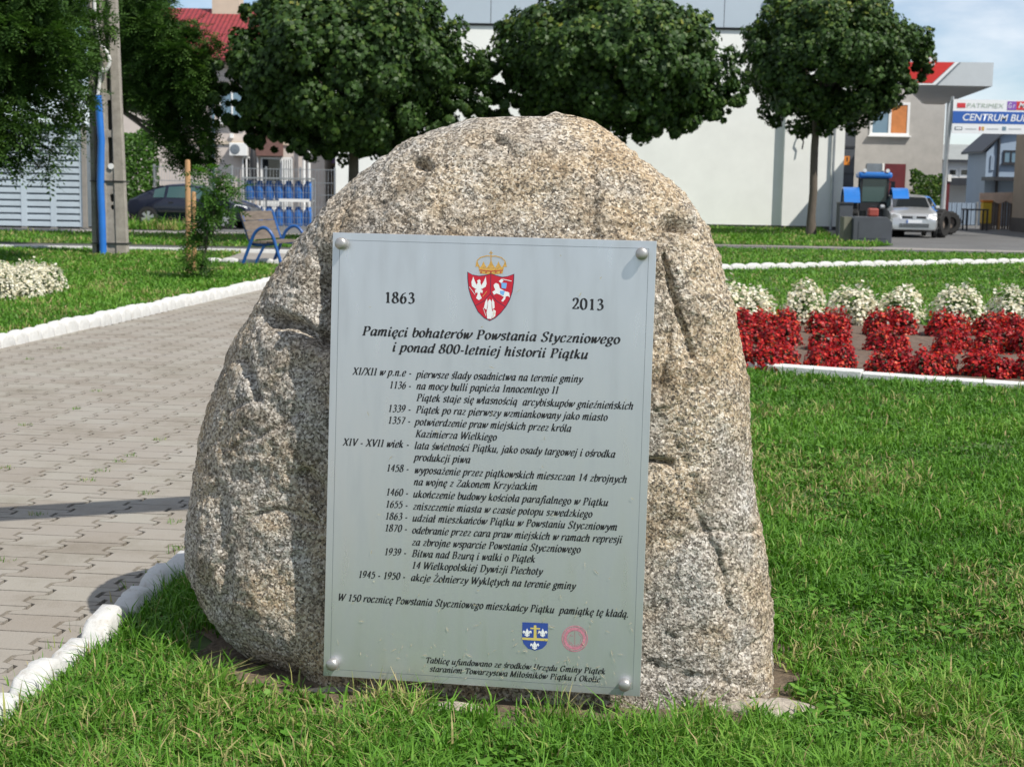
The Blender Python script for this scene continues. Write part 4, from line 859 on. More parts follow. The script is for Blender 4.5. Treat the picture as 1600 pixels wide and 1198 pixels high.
for px, py in ((1152, 547), (1184, 540), (1206, 550), (1228, 543), (1284, 550), (1308, 546), (1374, 552), (1396, 549), (1478, 556), (1494, 550), (1540, 555), (1566, 552), (1600, 556), (1640, 556)):
    g_ = G(px, py); plant('red', g_.x, g_.y, .82, 'red flowering plant with dark leaves in the middle row of the bed', 'red flowers in the middle row', i); i += 1
for px, py in ((1162, 522), (1192, 520), (1226, 521), (1282, 525), (1306, 523), (1370, 526), (1392, 524), (1408, 525), (1470, 528), (1492, 527), (1540, 528), (1562, 527), (1584, 529), (1630, 530)):
    g_ = G(px, py); plant('red', g_.x, g_.y, .9, 'red flowering plant in the third row, right in front of the white mounds', 'red flowers in the third row', i); i += 1
for px, py in ((4, 470), (24, 462), (40, 468), (60, 461), (76, 458), (-20, 468), (10, 452), (48, 450), (-44, 470)):
    g_ = G(px, py); plant('white', g_.x, g_.y, .95, 'white flowering plant in the bed on the left lawn near the utility pole', 'white flowers on the left lawn', i); i += 1

# ------------------------------------------------------------------ trees
def crown_mesh(ell, bumps, n, size, shape, seed, hang=0.0, tone=(0, 0.75), up=0.55, inner=0.62, lop=None):
    """ell: (cx,cy,cz,rx,ry,rzu,rzd); leaves gathered in clumps over the shell plus a thinner fill"""
    cx, cy, cz, rx_, ry_, ru, rd = ell; g = np.random.default_rng(seed)
    d = g.normal(0, 1, (bumps, 3)); d /= np.linalg.norm(d, axis=1, keepdims=True); rr = g.uniform(inner, 0.93, bumps)
    if lop: rr *= 1 + lop(d)
    sc = np.where(d[:, 2:] > 0, ru, rd); cen = d * rr[:, None] * np.concatenate([np.full((bumps, 1), rx_), np.full((bumps, 1), ry_), sc], 1) + np.array([cx, cy, cz])
    br = g.uniform(0.55, 1.0, bumps) * rx_ * 0.20
    ns = bumps // 4; cen[:ns] = d[:ns] * g.uniform(.98, 1.13, (ns, 1)) * np.concatenate([np.full((ns, 1), rx_), np.full((ns, 1), ry_), sc[:ns]], 1) + np.array([cx, cy, cz]); br[:ns] = g.uniform(.3, .5, ns) * rx_ * .2; w = br ** 2; k = g.choice(bumps, n, p=w / w.sum())
    def fn(gg, nn):
        e = gg.normal(0, 1, (nn, 3)); e /= np.linalg.norm(e, axis=1, keepdims=True); e[:, 2] += 0.15
        p = cen[k] + e * (br[k] * gg.uniform(0.45, 1.05, nn) ** 0.7)[:, None]; o = (p - np.array([cx, cy, cz])); o /= np.linalg.norm(o, axis=1, keepdims=True)
        return p, e * 0.6 + o * 0.7
    return leaf_cloud(n, fn, size, seed + 1, shape, tone, up)
def limbs(m, base, top, r0_, r1_, ends, seed):
    r = random.Random(seed); b, t = Vector(base), Vector(top); pts = [b.lerp(t, k / 6) + Vector((r.uniform(-.02, .02), r.uniform(-.02, .02), 0)) * (0 < k < 6) for k in range(7)]
    m.tube(pts, [r0_ * 1.35] + [r0_ + (r1_ - r0_) * k / 6 for k in range(1, 7)], 12)
    for e in ends:
        e = Vector(e); mid = t.lerp(e, .5) + Vector((r.uniform(-.2, .2), r.uniform(-.2, .2), r.uniform(0, .3))); m.tube([t - Vector((0, 0, .15)), mid, e], [r1_ * .7, r1_ * .45, r1_ * .15], 7)
def maple(px, Y, top, bot, wpx, label, seed, cxpx=None, extra=()):
    cpx = cxpx or px; zc = P(cpx, top + (bot - top) * .48, Y).z; rx_ = wpx / 2 / FPX * Y / math.cos(_p); ru = P(cpx, top, Y).z - zc; rd = zc - P(cpx, bot, Y).z
    b = P(px, 300, Y); c = P(cpx, 200, Y); t = thing('maple_tree', label, 'tree', (b.x, Y, 0), 0, 'round maples in front of the white hall')
    V, F, T = crown_mesh((c.x - b.x, 0, zc, rx_ * .9, rx_ * .88, ru * .95, rd * .95), 230, 60000, 0.145, MAP, seed, tone=(0, .72), up=0.15)
    for e_ in extra:
        q = P(e_[0], e_[1], Y - .4); v2, f2, t2 = crown_mesh((q.x - b.x, -.4, q.z, 1.1 * e_[2], 1.0 * e_[2], .55 * e_[2], .5 * e_[2]), 22, 2200, .145, MAP, seed + int(e_[0]), tone=(0, .72), up=.15); F = np.concatenate([F, f2 + len(V)]); V = np.concatenate([V, v2]); T = np.concatenate([T, t2])
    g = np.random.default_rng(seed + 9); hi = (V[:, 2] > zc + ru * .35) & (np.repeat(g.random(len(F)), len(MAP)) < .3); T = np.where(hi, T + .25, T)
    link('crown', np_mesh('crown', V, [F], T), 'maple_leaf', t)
    m = MB(); r = random.Random(seed)
    limbs(m, (0, 0, -.05), (0, 0, zc - rd * .6), .15, .12, [(c.x - b.x + r.uniform(-.6, .6) * rx_, r.uniform(-.6, .6) * rx_, zc + r.uniform(-.3, .6) * ru) for _ in range(11)], seed)
    m.build('trunk', 'bark', t, smooth=True)
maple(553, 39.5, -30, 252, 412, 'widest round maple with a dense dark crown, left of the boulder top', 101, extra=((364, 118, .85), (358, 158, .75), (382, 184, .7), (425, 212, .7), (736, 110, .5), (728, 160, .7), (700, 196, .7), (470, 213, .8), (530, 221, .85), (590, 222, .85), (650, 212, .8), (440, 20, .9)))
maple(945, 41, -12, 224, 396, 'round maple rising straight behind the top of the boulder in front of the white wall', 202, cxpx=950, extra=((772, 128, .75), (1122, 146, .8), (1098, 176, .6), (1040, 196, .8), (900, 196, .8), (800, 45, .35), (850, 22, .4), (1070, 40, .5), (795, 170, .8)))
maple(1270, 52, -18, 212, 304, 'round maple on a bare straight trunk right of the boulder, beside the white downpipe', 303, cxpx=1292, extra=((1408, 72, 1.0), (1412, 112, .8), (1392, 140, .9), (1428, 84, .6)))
def feather_cloud(cens, n, seed, leaflet=.075, L_=.34, droop=.5, tone=(0, .8), nl=9):
    """drooping compound leaves: a midrib with paired leaflets"""
    g = np.random.default_rng(seed); cens = np.array(cens); w = cens[:, 3] ** 2; k = g.choice(len(cens), n, p=w / w.sum())
    e = g.normal(0, 1, (n, 3)); e /= np.linalg.norm(e, axis=1, keepdims=True); p = cens[k, :3] + e * (cens[k, 3] * g.random(n) ** .45)[:, None]
    d = e * np.array([1, 1, .4]) + g.normal(0, .5, (n, 3)); d[:, 2] -= droop; d /= np.linalg.norm(d, axis=1, keepdims=True)
    s = np.cross(d, np.array([0, 0, 1.0]) + g.normal(0, .3, (n, 3))); s /= np.linalg.norm(s, axis=1, keepdims=True) + 1e-9; u = np.cross(s, d)
    V = []; ll = L_ * g.uniform(.6, 1.2, n); lf = leaflet * g.uniform(.75, 1.25, n); tn = g.uniform(tone[0], tone[1], n); T = []
    for i in range(nl):
        t = (i + 1) / nl; sd = 0 if i == nl - 1 else (1 if i % 2 else -1)
        b = p + d * (ll * t)[:, None] - np.array([0, 0, 1.0]) * (ll * .25 * t * t)[:, None]
        q = d * .5 + s * sd * .9 - u * .25 * g.random((n, 1)); q /= np.linalg.norm(q, axis=1, keepdims=True); wv = np.cross(q, u); wv /= np.linalg.norm(wv, axis=1, keepdims=True) + 1e-9
        l1 = lf[:, None]; V += [b, b + q * l1 * .5 + wv * l1 * .22, b + q * l1, b + q * l1 * .5 - wv * l1 * .22]
    V = np.stack(V, 1).reshape(-1, 3); m = n * nl
    return V, np.arange(m)[:, None] * 4 + np.arange(4)[None], np.repeat(tn, nl * 4)
def feather_tree(name, label, base, top, r0_, clumps, n, seed, group, mat='feather_leaf', **kw):
    t = thing(name, label, 'tree', (base[0], base[1], 0), 0, group); cs = []
    r = random.Random(seed)
    for px, py, rad, Y in clumps: c = P(px, py, Y); cs.append((c.x - base[0], c.y - base[1], c.z, rad / FPX * Y))
    big_ = list(cs); cs = []
    for (x, y, z, rd) in big_:
        for _ in range(max(3, int(rd * 14))):
            e = Vector((r.gauss(0, 1), r.gauss(0, 1), r.gauss(0, 1))).normalized() * rd * r.uniform(.35, 1.0); cs.append((x + e.x, y + e.y, z + e.z * .9, rd * r.uniform(.16, .34) + .05))
    V, F, T = feather_cloud(cs, n, seed, **kw); link('crown', np_mesh('crown', V, [F], T), mat, t)
    m = MB(); limbs(m, (0, 0, -.05), (top[0] - base[0], top[1] - base[1], top[2]), r0_, r0_ * .6, [(c[0], c[1], c[2]) for c in big_], seed); m.build('trunk', 'bark', t, smooth=True)
cl = [(-80, -40, 110, 27), (0, -30, 100, 26), (60, 30, 85, 27), (100, 60, 75, 28), (20, 70, 90, 26), (-60, 90, 110, 26), (40, 140, 70, 27), (-10, 180, 65, 26), (-70, 200, 70, 26), (90, 130, 55, 28), (110, 10, 60, 28.5), (20, 225, 40, 26.5), (60, 225, 36, 26.8), (-30, 235, 45, 26), (95, 190, 36, 27.5), (120, 165, 30, 28), (62, 262, 22, 26.8), (10, 255, 24, 26.3), (-160, 60, 120, 27), (-170, 180, 90, 27), (-100, -140, 130, 27), (60, -90, 100, 28), (150, -20, 52, 33), (130, 120, 26, 28.5), (85, 240, 20, 27), (40, 90, 80, 29), (-10, 20, 100, 29), (110, 215, 18, 27.6)]
feather_tree('rowan_tree', 'tall feathery leaved tree drooping into the upper left corner in front of the utility pole', (-11.2, 27.5), (-10.6, 27.4, 3.4), .16, cl, 26000, 41, 'feathery leaved trees on the left', droop=.0, leaflet=.085, L_=.26)
cl = [(205, 15, 58, 41), (255, 55, 52, 39), (215, 90, 46, 40), (285, 95, 40, 39), (195, 140, 34, 41), (245, 140, 44, 39.5), (295, 145, 34, 39), (285, 205, 36, 39.5), (250, 195, 26, 40), (272, 238, 24, 39.5), (312, 240, 26, 39.5), (320, 210, 22, 39), (330, 150, 20, 39), (300, 120, 36, 39), (270, 165, 34, 40), (190, 60, 50, 41), (315, 180, 22, 39), (335, 62, 16, 39), (318, 95, 18, 39), (185, -40, 70, 41), (230, -70, 60, 40), (292, 262, 16, 39.5), (300, 50, 20, 39), (228, 30, 40, 40), (262, 120, 34, 39.5)]
feather_tree('rowan_tree', 'dark feathery tree right of the utility pole, below the red tiled roof', (-10.95, 41.5), (-10.8, 41.3, 3.6), .14, cl, 19000, 42, 'feathery leaved trees on the left', leaflet=.10, L_=.32, droop=.0)
# young staked tree on the lawn
g_ = G(312, 437)
cl = [(316, 425, 16, g_.y), (303, 405, 13, g_.y - .1), (320, 398, 15, g_.y), (312, 372, 15, g_.y + .1), (325, 352, 14, g_.y), (332, 318, 18, g_.y), (318, 330, 17, g_.y), (342, 292, 19, g_.y), (355, 275, 13, g_.y), (330, 300, 17, g_.y - .1), (356, 318, 9, g_.y), (300, 438, 11, g_.y), (326, 434, 11, g_.y), (309, 347, 12, g_.y), (363, 298, 11, g_.y), (322, 268, 9, g_.y), (300, 375, 10, g_.y)]
feather_tree('young_tree', 'young leafy sapling tied between two wooden stakes on the left lawn', (g_.x, g_.y), (P(335, 300, g_.y).x, g_.y, P(335, 300, g_.y).z), .022, cl, 620, 43, None, 'bright_leaf', leaflet=.062, L_=.24, nl=11, droop=.2)
for px, py, tp, lab, w in ((295, 431, 250, 'tall pale wooden stake standing left of the young tree', .045), (304, 427, 300, 'shorter wooden stake half hidden in the young tree', .038)):
    b = G(px, py); tz = P(px, tp, b.y).z; m = MB(); m.lathe([(w, -.05), (w, tz - .03), (w * .8, tz), (0.004, tz + .005)], (0, 0, 0), 'z', 12)
    o = m.build('wooden_stake', 'wood_stake', smooth=True); o.location = (b.x, b.y, 0); tag(o, lab, 'stake', 'stakes of the young tree')
def hedge(name, label, px0, px1, Y, ztop, seed, n, mat='bright_leaf', w=.6):
    a, b = P(px0, 300, Y), P(px1, 300, Y); t = thing(name, label, 'hedge', ((a.x + b.x) / 2, Y, 0)); L_ = (b.x - a.x) / 2
    def fn(g, n_):
        p = np.stack([g.uniform(-L_, L_, n_), g.uniform(-w, w, n_), g.random(n_) ** .8 * ztop], 1); p[:, 1] = np.sign(p[:, 1]) * w * (1 - .25 * g.random(n_) ** 2) * (1.05 - .35 * p[:, 2] / ztop); p[:, 2] += .3 * vnoise(np.stack([p[:, 0] * 1.6, p[:, 0] * 0, p[:, 0] * 0], 1), seed) * (p[:, 2] / ztop)
        d = np.stack([0 * p[:, 0], np.sign(p[:, 1]), 0 * p[:, 0] + .3], 1); return p, d
    V, F, T = leaf_cloud(n, fn, .16, seed, OV, up=.3); link('foliage', np_mesh('foliage', V, [F], T), mat, t)
    m = MB(); r = random.Random(seed)
    for i in range(max(2, int(L_ * 2))): x = -L_ + (i + .5) * 2 * L_ / max(2, int(L_ * 2)); m.tube([(x, 0, -.05), (x, 0, ztop * .8)], [.06, .02], 6)
    m.build('stem', 'bark', t)
hedge('thuja_hedge', 'bright green clipped hedge behind the dark blue car, right of the utility pole', 128, 243, 53.5, 3.3, 61, 5200)
# ------------------------------------------------------------------ buildings
def wx(px, Y): return P(px, 300, Y).x
def wz(px, py, Y): return P(px, py, Y).z
def sub(name, mat, parent, boxes, bevel=0.0):
    m = MB()
    for a, b in boxes: m.box(a, b)
    return m.build(name, mat, parent, bevel=bevel)
def window(parent, x0, x1, z0, z1, y, frame='white_plastic', glass='glass_dark', fw=.07, mull=1, sill=True):
    f = MB(); f.box((x0, y - .05, z0), (x1, y + .03, z0 + fw)); f.box((x0, y - .05, z1 - fw), (x1, y + .03, z1)); f.box((x0, y - .048, z0 + fw), (x0 + fw, y + .028, z1 - fw)); f.box((x1 - fw, y - .048, z0 + fw), (x1, y + .028, z1 - fw))
    for k in range(mull): xm = x0 + (x1 - x0) * (k + 1) / (mull + 1); f.box((xm - fw / 2, y - .046, z0 + fw), (xm + fw / 2, y + .026, z1 - fw))
    if sill: f.box((x0 - .08, y - .16, z0 - .06), (x1 + .08, y + .03, z0 - .002))
    w = f.build('window', frame, parent); sub('pane', glass, w, [((x0 + fw, y - .012, z0 + fw), (x1 - fw, y + .012, z1 - fw))]); return w
# white hall behind the boulder
Y0 = 60.8
hall = thing('white_hall', 'large plain white hall with a grey metal parapet behind the maples', 'building', (0, Y0, 0))
xa, xb, xs = wx(524, Y0), wx(1314, Y0), wx(1221, Y0); zt = wz(1000, 45, Y0); zp = zt + 2.6
sub('wall', 'white_wall', hall, [((xa, 0, .12), (xs, 14, zt))]); sub('wall', 'white_wall', hall, [((xs + .003, -.30, .12), (xb, 13.99, zt - .003))])
sub('plinth', 'dark_plinth', hall, [((xa + .02, .04, -.1), (xs, 13.9, .117)), ((xs + .004, -.26, -.1), (xb - .02, 13.8, .116))])
o = sub('parapet', 'parapet', hall, [((x0 + .012, -.12 - k * .001, zt + .09), (x1 - .012, .25, zp)) for k, (x0, x1) in enumerate(zip([xa + i * (wx(1127, Y0) - wx(888, Y0)) / 2 for i in range(-0, 8)], [xa + (i + 1) * (wx(1127, Y0) - wx(888, Y0)) / 2 for i in range(-0, 8)])) if x1 < xb + .2])
sub('parapet_gap', 'dark_plinth', hall, [((xa, -.05, zt + .004), (xb, .2, zt + .086)), ((xa, .0, zt + .09), (xb, .24, zp - .01))])
m = MB(); xd = wx(1300, Y0 - .4); m.tube([(xd, -.42, 0.0), (xd, -.42, zt)], .055, 10); m.build('downpipe', 'galv', hall, smooth=True)
# thin concrete wall-lamp bracket hanging on the right bay
m = MB(); xq = wx(1249, Y0 - .4); z1 = wz(1249, 212, Y0); m.tube([(xq, -.31, z1 + .3), (xq, -.5, z1 + .1), (xq - .05, -.5, z1 - .1), (xq + .06, -.5, z1 - .25), (xq + .02, -.5, z1 - .55)], .03, 6); m.build('wall_hook', 'black_plastic', hall, smooth=True)
# red sign on the hall roof and its fin
Y1 = 60.3
t = thing('roof_sign', 'red sign with a dark slanted fin over the roof of the white hall', 'sign', (0, Y1, 0))
z0, z1 = wz(1300, 24, Y1), wz(1300, -40, Y1)
sub('sign_panel', 'red_sign', t, [((wx(1238, Y1), -.05, z0), (wx(1337, Y1), .16, z1))])
m = MB(); za = wz(1210, 26, Y1); m.prism([(wx(1196, Y1), .02, wz(1196, -20, Y1)), (wx(1200, Y1), .02, wz(1200, 6, Y1)), (wx(1214, Y1), .02, za), (wx(1236, Y1), .02, za), (wx(1236, Y1), .02, wz(1200, -20, Y1))], (0, .3, 0)); m.build('sign_fin', 'slate_box', t)
m = MB(); m.box((wx(1240, Y1), .0, z0 - .25), (wx(1330, Y1), .14, z0 - .003)); m.build('sign_bracket', 'galv', t)
# red roofed house on the left
Y2 = 62.0
h = thing('red_roofed_house', 'pinkish two storey house with a steep red tiled roof and a pale chimney', 'building', (0, Y2, 0))
xa, xb = wx(175, Y2), wx(507, Y2); ze = wz(340, 92, Y2); zr = wz(340, 14, Y2 + 5)
sub('wall', 'pink_wall', h, [((xa, 0, -.1), (xb, 10, ze))]); sub('cornice', 'beige_wall', h, [((xa - .1, -.14, ze - .35), (xb + .06, .0, ze - .22)), ((xa, -.06, ze - 1.0), (xb, -.001, ze - .9))])
sub('string_course', 'beige_wall', h, [((xa, -.07, wz(380, 226, Y2)), (xb + .03, -.002, wz(380, 221, Y2)))])
m = MB(); m.prism([(xa - .3, -.45, ze - .02), (xa - .3, 5, zr), (xa - .3, 10.4, ze - .02)], (xb - xa + .5, 0, 0)); rf = m.build('roof', 'red_tiles', h)
xc0, xc1 = wx(338, Y2 + 5), wx(380, Y2 + 5); m = MB(); m.box((xc0, 4.4, zr - .6), (xc1, 5.4, zr + 1.7)); m.box((xc0 - .06, 4.34, zr + 1.7), (xc1 + .06, 5.46, zr + 1.82)); m.build('chimney', 'beige_wall', rf)
sub('gutter', 'maroon', h, [((xa - .3, -.6, ze - .13), (xb + .2, -.46, ze + .0))])
window(h, wx(344, Y2), wx(384, Y2), wz(360, 193, Y2), wz(360, 138, Y2), -.02, glass='glass_blue'); window(h, wx(440, Y2), wx(480, Y2), wz(450, 194, Y2), wz(450, 139, Y2), -.02, glass='glass_blue'); window(h, wx(262, Y2), wx(300, Y2), wz(280, 193, Y2), wz(280, 138, Y2), -.02, glass='glass_blue')
m = MB(); xd = wx(335, Y2); m.tube([(xd, -.12, 0), (xd, -.12, ze - .1)], .055, 8); m.build('downpipe', 'glass_blue', h, smooth=True)
dz0, dz1 = -.1, wz(430, 246, Y2); dr = sub('door', 'white_plastic', h, [((wx(408, Y2), -.08, dz0), (wx(441, Y2), .01, dz1))]); sub('pane', 'glass_dark', dr, [((wx(411, Y2), -.1, dz1 - .5), (wx(438, Y2), -.085, dz1 - .08)), ((wx(412, Y2), -.1, 1.0), (wx(437, Y2), -.085, 2.0))])
for k, (a, b) in enumerate(((381, 404), (443, 457))):
    m = MB(); m.box((wx(a, Y2), -.2, dz1 - .05), (wx(b, Y2), -.14, dz1)); n = 5
    for i in range(n): x = wx(a, Y2) + (wx(b, Y2) - wx(a, Y2)) * i / (n - 1); m.box((x - .028, -.198, 0.0), (x + .028, -.142, dz1 - .052))
    m.build('window_bars', 'white_plastic', h); sub('window', 'glass_dark', h, [((wx(a, Y2), -.03, .8), (wx(b, Y2), .012, dz1 - .1))])
sub('shop_fascia', 'brown_fascia', h, [((wx(400, Y2), -.35, dz1 + .05), (wx(443, Y2), -.003, dz1 + 1.0))])
sub('wall_lamp', 'white_plastic', h, [((wx(361, Y2), -.16, wz(361, 216, Y2)), (wx(366, Y2), -.01, wz(361, 209, Y2)))])
ac_ = thing('air_conditioner', 'white air conditioning unit fixed to the pink house wall', 'air conditioner', (wx(376, Y2), Y2 - .09, wz(376, 244, Y2)))
w_, hh = (wx(391, Y2) - wx(363, Y2)) / 2 * .98, .52
sub('casing', 'white_plastic', ac_, [((-w_, -.42, 0.0), (w_, 0, hh))], .02)
m = MB(); m.lathe([(.2, -.43), (.2, -.425), (.17, -.44), (.06, -.445), (.05, -.45)], (-w_ * .35, 0, hh / 2), 'y', 20); m.build('fan_grille', 'slot_dark', ac_)
sub('bracket', 'galv', ac_, [((-w_ * .7, -.4, -.05), (-w_ * .6, 0.05, -.003)), ((w_ * .6, -.4, -.05), (w_ * .7, .05, -.003))])
# dark closed parasol in front of the shop
t = thing('closed_parasol', 'folded dark parasol standing in front of the shop door', 'parasol', (wx(396, 60.5), 60.5, 0))
m = MB(); zt_ = wz(396, 224, 60.5); m.lathe([(.03, .1), (.03, 1.0)], (0, 0, 0), 'z', 8); m.build('pole', 'galv', t); m = MB(); m.lathe([(.05, 1.0), (.13, 1.3), (.15, zt_ - .7), (.09, zt_ - .2), (.015, zt_)], (0, 0, 0), 'z', 10); m.build('canopy', 'black_plastic', t, smooth=True); m = MB(); m.lathe([(.3, 0.0), (.3, .08), (.06, .12)], (0, 0, -.02), 'z', 16); m.build('base', 'galv', t)
# ochre building
Y3 = 64.5
h2 = thing('ochre_house', 'narrow ochre walled building between the pink house and the white hall', 'building', (0, Y3, 0))
xa, xb = wx(484, Y3), wx(560, Y3); sub('wall', 'ochre_wall', h2, [((xa, 0, -.1), (xb, 8, 7.2))]); sub('roof', 'roof_grey', h2, [((xa - .1, -.2, 7.203), (xb + .1, 8.1, 7.4))])
for px in (475, 483): m = MB(); m.tube([(wx(px, 61.5), -3.0, -.05), (wx(px, 61.5), -3.0, 4.2 if px == 483 else 3.4)], .06, 8); m.build('downpipe', 'white_plastic', h2, smooth=True)
m = MB(); m.box((wx(505, Y3), -.12, wz(510, 255, Y3)), (wx(525, Y3), -.01, wz(510, 234, Y3))); sg = m.build('shop_sign', 'lilac', h2); sub('sign_band', 'purple', sg, [((wx(505, Y3), -.135, wz(510, 243, Y3)), (wx(525, Y3), -.122, wz(510, 234, Y3)))])
window(h2, wx(507, Y3), wx(530, Y3), wz(510, 272, Y3), wz(510, 259, Y3), -.02, frame='fence_wood')
sub('yellow_box', 'yellow', h2, [((wx(521, 60), -4.2, wz(521, 318, 60)), (wx(530, 60), -4.05, wz(521, 304, 60))), ((wx(524, 60), -4.18, -.05), (wx(526, 60), -4.07, wz(521, 318, 60)))])
# grey house on the right
Y4 = 68.0
h3 = thing('grey_house', 'grey rendered two storey house under the filling station canopy', 'building', (0, Y4, 0))
xa, xb = wx(1318, Y4), wx(1470, Y4); ztp = wz(1400, 116, Y4); sub('wall', 'grey_wall', h3, [((xa, 0, -.1), (xb, 9, ztp))]); sub('roof', 'roof_grey', h3, [((xa - .2, -.3, ztp + .003), (xb + .2, 9.2, ztp + .3))])
zs = wz(1385, 212, Y4); wn = window(h3, wx(1354, Y4), wx(1415, Y4), zs, wz(1385, 160, Y4), -.02, glass='glass_blue', fw=.11, mull=1)
sub('blind', 'orange_blind', wn, [((wx(1384, Y4) + .06, -.045, zs + .115), (wx(1415, Y4) - .115, -.02, wz(1385, 160, Y4) - .12))])
dz1 = wz(1385, 256, Y4); d_ = sub('door', 'maroon', h3, [((wx(1380, Y4), -.05, -.1), (wx(1413, Y4), .012, dz1))]); sub('door_panel', 'slot_dark', h3, [((wx(1352, Y4), -.04, 1.2), (wx(1376, Y4), .012, dz1))]); sub('door_post', 'white_plastic', h3, [((wx(1376, Y4) + .01, -.06, 1.2), (wx(1380, Y4) - .01, .012, dz1))])
t = thing('dark_gate', 'dark grey gate panel with an orange warning notice beside the white hall', 'gate', (0, 62.5, 0)); a, b = wx(1313, 62.5), wx(1333, 62.5); zg = wz(1320, 190, 62.5)
sub('gate_panel', 'slate_box', t, [((a, 0, .02), (b, .1, zg))]); m = MB(); m.box((wx(1317, 62.4), -.02, wz(1320, 258, 62.4)), (wx(1326, 62.4), -.003, wz(1320, 244, 62.4))); nt_ = m.build('warning_notice', 'warn_orange', t); sub('notice_mark', 'ink', nt_, [((wx(1321, 62.4), -.026, wz(1320, 252, 62.4)), (wx(1323, 62.4), -.022, wz(1320, 246, 62.4)))])
for k in range(5): pass
sub('gate_rail', 'dark_metal', t, [((a, -.03, .02 + zg * k / 4), (b, -.002, .10 + zg * k / 4)) for k in range(4)])
# filling station canopy
cf, cb = 54.0, 65.5
t = thing('station_canopy', 'grey flat filling station canopy with a red corner and pale stripe', 'canopy', (0, 0, 0))
zb, zc = wz(1480, 134, cf), wz(1480, 97, cf); xl, xr, xr2 = wx(1402, cf), wx(1541, cf), wx(1467, cb)
m = MB(); m.prism([(xl, cf, zb), (xr, cf, zb), (xr2, cb, zb), (xr2 - .9, cb, zb)], (0, 0, zc - zb)); m.build('roof_slab', 'canopy_grey', t)
m = MB(); m.prism([(xl + .1, cf + .06, zb - .02), (xr - .08, cf + .06, zb - .02), (xr2 - .05, cb - .05, zb - .02), (xr2 - .82, cb - .05, zb - .02)], (0, 0, .017)); m.build('soffit', 'soffit', t)
f = cf - .03
def fq(name, mat, pts, y, th=.02): m = MB(); m.prism([(wx(a, cf), y, wz(a, b, cf)) for a, b in pts], (0, th, 0)); return m.build(name, mat, t)
fq('red_corner', 'red_sign', [(1403, 97.5), (1480, 97.5), (1447, 130), (1403, 129.3)], f - .01); fq('stripe', 'sign_white', [(1481.5, 97.5), (1487, 97.5), (1452, 133), (1403, 133), (1403, 129.8), (1448, 131)], f - .006); fq('stripe_edge', 'slot_dark', [(1488, 97.5), (1490, 97.5), (1456, 133), (1453.4, 133)], f - .004)
m = MB(); cx_, cz_ = wx(1440, cf), wz(1440, 99, cf); m.lathe([(.25, -.05), (.25, .05)], (cx_, f - .08, cz_), 'y', 24); eb = m.build('round_emblem', 'red_sign', t)
m = MB(); m.lathe([(.19, -.06), (.19, -.052)], (cx_, f - .08, cz_), 'y', 24); e2 = m.build('emblem_ring', 'sign_white', eb); m = MB(); m.prism([(cx_ - .14, f - .146, cz_ - .05), (cx_ + .03, f - .146, cz_ - .14), (cx_ + .14, f - .146, cz_ + .07), (cx_ - .02, f - .146, cz_ + .03)], (0, .003, 0)); m.build('emblem_mark', 'red_sign', eb)
m = MB(); m.tube([(wx(1475, 63.5), 63.5, -.05), (wx(1475, 63.5), 63.5, zb - .025)], .09, 12); m.build('column', 'canopy_grey', t, smooth=True)
# hoarding with the building centre advert
Y5 = 54.0
t = thing('advert_board', 'white and blue advertising board on thin posts at the right edge', 'sign', (0, Y5, 0)); X = lambda px: wx(px, Y5); Z = lambda px, py: wz(px, py, Y5)
xl, xr = X(1482), X(1690); z0, z1 = Z(1540, 209), Z(1540, 156); sub('board', 'sign_white', t, [((xl, 0, z0), (xr, .06, z1))])
sub('blue_band', 'sign_blue', t, [((xl + .002, -.008, Z(1540, 193.5)), (xr - .002, -.002, Z(1540, 174.5)))])
sub('red_panel', 'sign_red', t, [((X(1580), -.010, Z(1580, 172)), (xr - .01, -.003, Z(1580, 158.5)))]); sub('purple_panel', 'purple', t, [((X(1566), -.011, Z(1570, 172)), (X(1580) - .002, -.0032, Z(1570, 158.5)))]); sub('logo_block', 'sign_red', t, [((X(1488), -.010, Z(1490, 168.5)), (X(1501), -.003, Z(1490, 161)))])
def sans(name, txt, x0, x1, zbase, h, mat, y, shear=0.0, bold=0.0):
    cu = bpy.data.curves.new(name, 'FONT'); cu.body = txt; cu.size = 1; cu.shear = shear; cu.offset = bold; cu.fill_mode = 'FRONT'; ob = bpy.data.objects.new(name, cu); C.objects.link(ob)
    me = bpy.data.meshes.new_from_object(ob.evaluated_get(bpy.context.evaluated_depsgraph_get())); bpy.data.objects.remove(ob); v = np.zeros(len(me.vertices) * 3); me.vertices.foreach_get('co', v); v = v.reshape(-1, 3)
    a, b = v[:, 0].min(), v[:, 0].max(); V = np.stack([x0 + (v[:, 0] - a) / (b - a) * (x1 - x0), np.full(len(v), y), zbase + v[:, 1] / .69 * h], 1); me.vertices.foreach_set('co', V.ravel().astype(np.float32)); me.update(); return link(name, me, mat, t)
sans('lettering', 'CENTRUM BUDOWLANE', X(1498), X(1668), Z(1540, 189), Z(1540, 178.5) - Z(1540, 189), 'sign_white', -.014, .2, .012)
sans('lettering', 'PATRIMEX', X(1503), X(1561), Z(1530, 168.5), Z(1530, 161.5) - Z(1530, 168.5), 'sign_grey', -.014, .15); sans('lettering', 'MAJ', X(1583), X(1606), Z(1590, 169), Z(1590, 160.5) - Z(1590, 169), 'sign_white', -.016, .3, .015); sans('lettering', 'G r', X(1567.5), X(1578), Z(1570, 169), Z(1570, 161) - Z(1570, 169), 'sign_white', -.016, .2)
